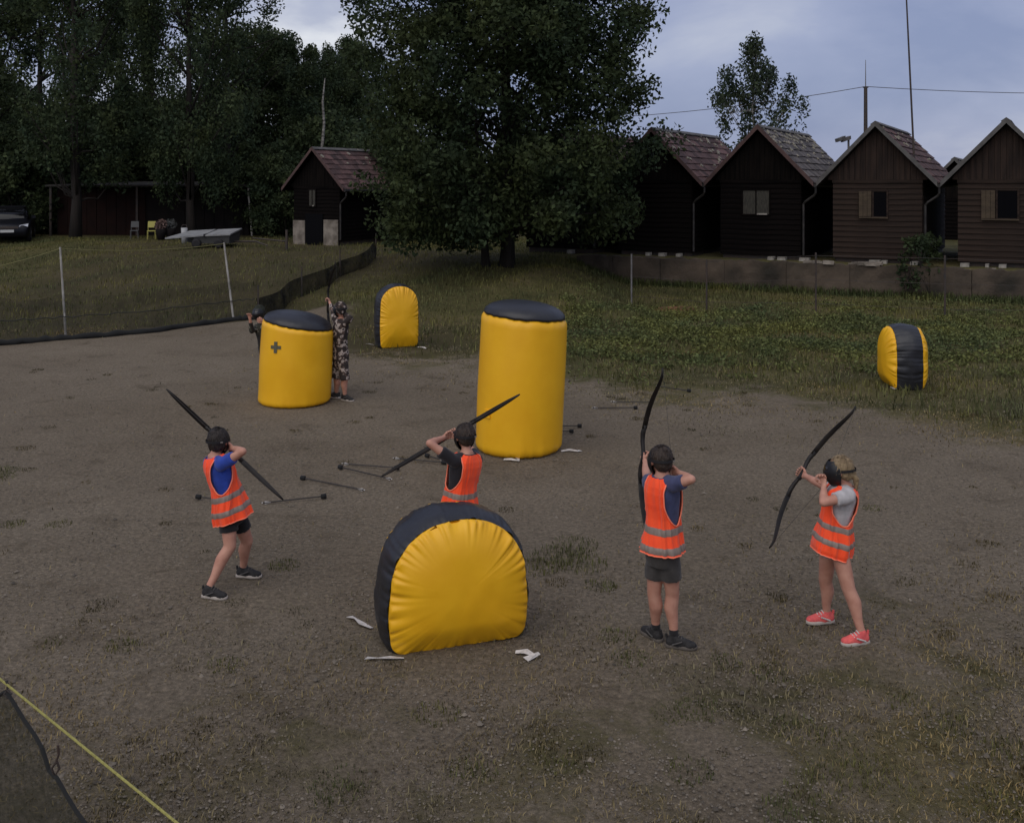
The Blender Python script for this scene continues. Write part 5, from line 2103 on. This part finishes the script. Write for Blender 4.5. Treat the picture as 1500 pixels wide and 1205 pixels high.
def bow(label, grip, nock, up, k=1.0, group='black recurve bows'):
    """recurve bow at full draw: riser, grip, two limbs and string"""
    grip, nock = V(grip), V(nock)
    f = (grip - nock).normalized()
    u = (V(up) - f * V(up).dot(f)).normalized()
    s = f.cross(u)
    root = empty('bow', grip)
    tag(root, label, 'bow', group)
    Q = lambda z, y, x=0.0: u * (z * k) + f * (y * k) + s * (x * k)

    def sweep(path, wid, thk, m=12):
        rings = []
        for i, (z, y) in enumerate(path):
            a, b = path[max(i - 1, 0)], path[min(i + 1, len(path) - 1)]
            tx, ty = b[0] - a[0], b[1] - a[1]
            l_ = math.hypot(tx, ty)
            nz_, ny_ = -ty / l_, tx / l_
            ring = []
            for q in range(m):
                an = 6.283185 * q / m
                w_, t_ = wid[i] / 2 * math.cos(an), thk[i] / 2 * math.sin(an)
                ring.append(Q(z + nz_ * t_, y + ny_ * t_, w_))
            rings.append(ring)
        return MB().loft(rings)
    sweep([(-.23, -.004), (-.16, .022), (-.10, .018), (-.05, -.002), (0, -.008), (.05, .004), (.10, .024), (.16, .026), (.23, -.004)],
          [.040, .040, .036, .032, .030, .030, .034, .040, .040], [.020, .034, .040, .036, .034, .038, .040, .034, .020]).build('riser', BOWM, root, True)
    path = [(.20, .004), (.28, -.020), (.38, -.065), (.47, -.125), (.55, -.190), (.61, -.235), (.65, -.255), (.685, -.258), (.71, -.248)]
    wid = [.044, .045, .044, .041, .036, .030, .024, .019, .012]
    thk = [.016, .013, .011, .010, .009, .008, .008, .008, .006]
    sweep(path, wid, thk).build('limb', BOWM, root, True)
    sweep([(-z, y) for z, y in path], wid, thk).build('limb', BOWM, root, True)
    sweep([(-.055, -.012), (-.03, -.018), (.0, -.014), (.03, -.008)], [.036, .040, .038, .034], [.03, .036, .034, .028]).build('grip', STRAPB, root, True)
    n = nock - grip
    MB().tube([Q(.685, -.266), n, Q(-.685, -.266)], .0015, 5).build('string', STRING, root)
    return root


def cloth(name, c, c2=None):
    return mat(name, c, c2 or tuple(q * .75 for q in c), 18, rough=.9, bump=.25, bump_scale=160, sheen=.15)


BLUE, BLACKT, NAVY, WHITET = cloth('blue_shirt', (0.022, 0.060, 0.36)), cloth('black_shirt', (0.013, 0.011, 0.014)), cloth('navy_shirt', (0.050, 0.058, 0.13)), cloth('white_shirt', (0.50, 0.47, 0.46))
SHB, SHG, SHW = cloth('black_shorts', (0.010, 0.009, 0.010)), cloth('grey_shorts', (0.055, 0.049, 0.044)), cloth('light_shorts', (0.50, 0.42, 0.40))
H_DARK = mat('dark_hair', (0.020, 0.015, 0.012), (0.036, 0.026, 0.020), 60, rough=.6, bump=.6, bump_scale=120, stretch=(1, 1, .3))
H_BROWN = mat('brown_hair', (0.048, 0.031, 0.021), (0.026, 0.018, 0.013), 60, rough=.6, bump=.6, bump_scale=120, stretch=(1, 1, .3))
H_BLOND = mat('blond_hair', (0.30, 0.215, 0.115), (0.19, 0.13, 0.07), 60, rough=.6, bump=.6, bump_scale=120, stretch=(1, 1, .3))


def camo(name, cols, scale):
    m = bpy.data.materials.new(name)
    m.use_nodes = True
    nt = m.node_tree
    b = nt.nodes['Principled BSDF']
    b.inputs['Roughness'].default_value = .9
    tc = nt.nodes.new('ShaderNodeTexCoord')
    nz = nt.nodes.new('ShaderNodeTexNoise')
    nz.inputs['Scale'].default_value = scale
    nz.inputs['Detail'].default_value = 2
    nt.links.new(tc.outputs['Object'], nz.inputs['Vector'])
    rp_ = nt.nodes.new('ShaderNodeValToRGB')
    rp_.color_ramp.interpolation = 'CONSTANT'
    e_ = rp_.color_ramp.elements
    while len(e_) < len(cols):
        e_.new(.5)
    for q, (p_, c_) in zip(e_, cols):
        q.position = p_
        q.color = (*c_, 1)
    nt.links.new(nz.outputs['Fac'], rp_.inputs[0])
    nt.links.new(rp_.outputs[0], b.inputs['Base Color'])
    return m


CAMO = camo('camouflage', [(0, (0.022, 0.015, 0.013)), (.47, (0.07, 0.045, 0.035)), (.54, (0.36, 0.30, 0.26)), (.64, (0.03, 0.022, 0.018))], 13)
CAMOD = camo('dark_camouflage', [(0, (0.016, 0.014, 0.012)), (.50, (0.035, 0.034, 0.022)), (.62, (0.24, 0.22, 0.18)), (.70, (0.02, 0.018, 0.015))], 13)


def joints(Y0, tab):
    return {q: at(p[0], p[1], Y0 + p[2]) for q, p in tab.items()}


def report(J, nm):
    L_ = lambda a, b: round((J[a] - J[b]).length, 2)
    print('BONES', nm, 'torso', L_('pelvis', 'neck'), 'sh', L_('sL', 'sR'), 'ua', L_('sL', 'eL'), L_('sR', 'eR'), 'fa', L_('eL', 'wL'), L_('eR', 'wR'),
          'th', L_('hL', 'kL'), L_('hR', 'kR'), 'sk', L_('kL', 'aL'), L_('kR', 'aR'), 'ankle z', round(J['aL'].z, 2), round(J['aR'].z, 2), 'head', L_('neck', 'head'))


# left archer: right side and back towards us, bow slanting down to the right
Y0 = 8.6
J = joints(Y0, dict(pelvis=(338, 744, 0), neck=(314, 667, .0), head=(320, 646, .03), sR=(325, 680, -.13), sL=(307, 677, .14),
                    eR=(356, 661, -.20), wR=(340, 656, .0), eL=(318, 668, .38), wL=(326, 654, .60),
                    hR=(331, 752, -.075), hL=(348, 750, .075), kR=(337, 800, -.10), kL=(362, 792, .16), aR=(306, 857, -.20), aL=(356, 830, .24)))
J['aR'].z = J['aL'].z = .085
report(J, 'A1')
up1 = V((-.74, .0, .70))
g1 = J['wL'] + (J['wL'] - J['eL']).normalized() * .065
n1 = J['wR'] + V((-.06, .06, .0))
person('child in orange vest, blue shirt and black shorts drawing a bow on the left', J, .97, (.05, 1, -.05), (0, 0, 1), dict(shirt=BLUE, shorts=SHB, shoe=SHOEB, sole=RUBBER),
       dict(mat=H_DARK, vol=1.10), dict(R=(1, -.25, 0), L=(1, -.12, 0)), dict(R=((-.6, .8, .0), (0, 0, 1), .95, -1), L=(J['wL'] - J['eL'], up1, 1.15, 1)), 1.0, shorts=.56, hem=-.20)
bow('black bow slanting down to the right, held by the child in blue shirt', g1, n1, up1)

# middle archer behind the near bunker, left handed
Y0 = 8.8
J = joints(Y0, dict(pelvis=(673, 742, 0), neck=(684, 663, 0), head=(681, 639, .04), sL=(665, 675, -.11), sR=(698, 673, .11),
                    eL=(629, 649, -.16), wL=(650, 641, .04), eR=(690, 658, .36), wR=(668, 640, .56),
                    hL=(663, 748, -.06), hR=(683, 748, .06), kL=(655, 798, -.10), kR=(690, 795, .12), aL=(648, 850, -.10), aR=(700, 840, .2)))
J['aR'].z = J['aL'].z = .085
report(J, 'A2')
up2 = V((.86, 0, .51))
g2 = J['wR'] + (J['wR'] - J['eR']).normalized() * .06
n2 = J['wL'] + V((.05, .07, .0))
person('child in orange vest and black shirt aiming a bow behind the near bunker', J, .97, (-.35, 1, -.05), (0, 0, 1), dict(shirt=BLACKT, shorts=SHB, shoe=SHOEB, sole=RUBBER),
       dict(mat=H_BROWN, vol=1.06), dict(L=(-1, .1, 0), R=(-1, .3, 0)), dict(L=((.55, .8, .15), (0, 0, 1), .95, 1), R=(J['wR'] - J['eR'], up2, 1.15, -1)), 2.0, shorts=.6)
bow('black bow slanting down to the left, held by the child in black shirt', g2, n2, up2)

# third archer, back towards us, bow upright
Y0 = 7.50
J = joints(Y0, dict(pelvis=(970, 798, 0), neck=(970, 697, .0), head=(968, 674, .03), sL=(953, 711, .13), sR=(988, 709, -.11),
                    eR=(1013, 702, -.20), wR=(994, 692, .0), eL=(947, 697, .34), wL=(945, 676, .54),
                    hL=(959, 808, .05), hR=(983, 808, -.05), kL=(958, 868, .06), kR=(985, 870, .02), aL=(961, 925, .12), aR=(987, 930, .0)))
J['aR'].z = J['aL'].z = .085
report(J, 'A3')
up3 = V((.10, 0, 1))
g3 = J['wL'] + V((-.012, .05, .045))
n3 = J['wR'] + V((-.035, .06, .0))
person('child in orange vest, navy shirt and grey shorts with an upright bow', J, .98, (-.22, 1, -.05), (0, 0, 1), dict(shirt=NAVY, shorts=SHG, shoe=SHOEB, sole=RUBBERD, sock=SHB),
       dict(mat=H_BROWN, vol=1.03), dict(R=(1, -.25, 0), L=(-.5, .8, 0)), dict(R=((-.55, .8, .0), (0, 0, 1), .95, -1), L=(V((-.02, .06, .05)), up3, 1.1, 1)), 3.0, shorts=.62, hem=-.08, slim=.84)
bow('black bow held upright by the child in navy shirt', g3, n3, up3)

# girl on the right, left handed, facing left
Y0 = 7.75
J = joints(Y0, dict(pelvis=(1221, 789, 0), neck=(1238, 710, 0), head=(1230, 689, .0), sL=(1243, 726, -.13), sR=(1228, 721, .13),
                    eL=(1206, 736, -.20), wL=(1207, 712, -.02), eR=(1200, 708, .28), wR=(1180, 697, .46),
                    hL=(1229, 797, -.07), hR=(1213, 795, .07), kL=(1243, 862, -.12), kR=(1209, 850, .14), aL=(1262, 922, -.19), aR=(1211, 892, .17)))
J['aR'].z = J['aL'].z = .085
report(J, 'A4')
up4 = V((.60, 0, .80))
g4 = J['wR'] + (J['wR'] - J['eR']).normalized() * .06
n4 = J['wL'] + V((.05, .03, .05))
person('blond child in orange vest, white shirt and coral shoes on the right', J, .97, (-.85, .45, -.10), (0, 0, 1), dict(shirt=WHITET, shorts=SHW, shoe=SHOEP, sole=RUBBER),
       dict(mat=H_BLOND, vol=1.03, long=True), dict(L=(-1, -.25, 0), R=(-1, -.15, 0)), dict(L=((.0, .4, 1), (-.3, .6, .2), .95, 1), R=(J['wR'] - J['eR'], up4, 1.15, -1)), 4.0, shorts=.22, hem=-.26, slim=.86)
bow('black bow curving towards the right, held by the blond child', g4, n4, up4, .93)

# camouflaged archer beside the short cylinder
Y0 = 16.05
J = joints(Y0, dict(pelvis=(499, 518, 0), neck=(500, 466, 0), head=(498, 453, -.03), sR=(493, 473, .11), sL=(505, 474, -.11),
                    eR=(489, 458, .22), wR=(483, 443, .40), eL=(513, 466, -.14), wL=(496, 455, .06),
                    hR=(494, 523, .05), hL=(503, 523, -.05), kR=(493, 553, .06), kL=(505, 556, -.09), aR=(493, 580, .12), aL=(505, 585, -.05)))
J['aR'].z = J['aL'].z = .085
report(J, 'R2')
up5 = V((-.25, .35, 1))
g5 = J['wR'] + V((-.03, .05, .04))
n5 = J['wL'] + V((0, .0, .03))
person('person in brown camouflage standing right of the short yellow cylinder', J, 1.0, (-.6, .7, -.05), (0, 0, 1), dict(shirt=CAMO, shorts=CAMO, shoe=SHOEB, sole=RUBBER),
       dict(mat=CAMO, vol=1.12), dict(R=(-.8, .3, 0), L=(.9, -.5, 0)), dict(R=(V((-.04, .06, .05)), up5, 1.1, -1), L=((-.5, .7, .2), (0, 0, 1), .95, 1)), 5.0, vest=False, sleeve=1.7, shorts=1.02, group='archers hiding behind the bunkers', tunic=-.34)
bow('thin dark bow held by the person in brown camouflage', g5, n5, up5, 1.0)
Y0 = 16.7
J = joints(Y0, dict(pelvis=(390, 508, 0), neck=(384, 472, 0), head=(379, 458, -.04), sR=(376, 480, .03), sL=(397, 480, -.0),
                    eR=(369, 484, -.22), wR=(366, 466, -.30), eL=(398, 487, -.18), wL=(385, 470, -.33),
                    hR=(386, 515, .0), hL=(398, 515, .0), kR=(392, 543, -.04), kL=(402, 543, .0), aR=(394, 568, .02), aL=(406, 568, .0)))
J['aR'].z = J['aL'].z = .085
report(J, 'R1')
person('person in dark clothes with raised arm half hidden behind short cylinder', J, .98, (-.3, -.9, -.05), (0, 0, 1), dict(shirt=CAMOD, shorts=SHB, shoe=SHOEB, sole=RUBBERD),
       dict(mat=mat('dark_green_cap', (0.022, 0.026, 0.016), (0.03, 0.03, 0.02), 20, rough=.9), vol=1.08), dict(R=(-.3, -.9, 0), L=(.2, -.9, 0)),
       dict(R=((-.1, -.3, 1), (1, 0, 0), .6, -1), L=((-.5, -.5, .2), (0, 0, 1), .9, 1)), 6.0, vest=False, sleeve=1.6, shorts=.9, group='archers hiding behind the bunkers')
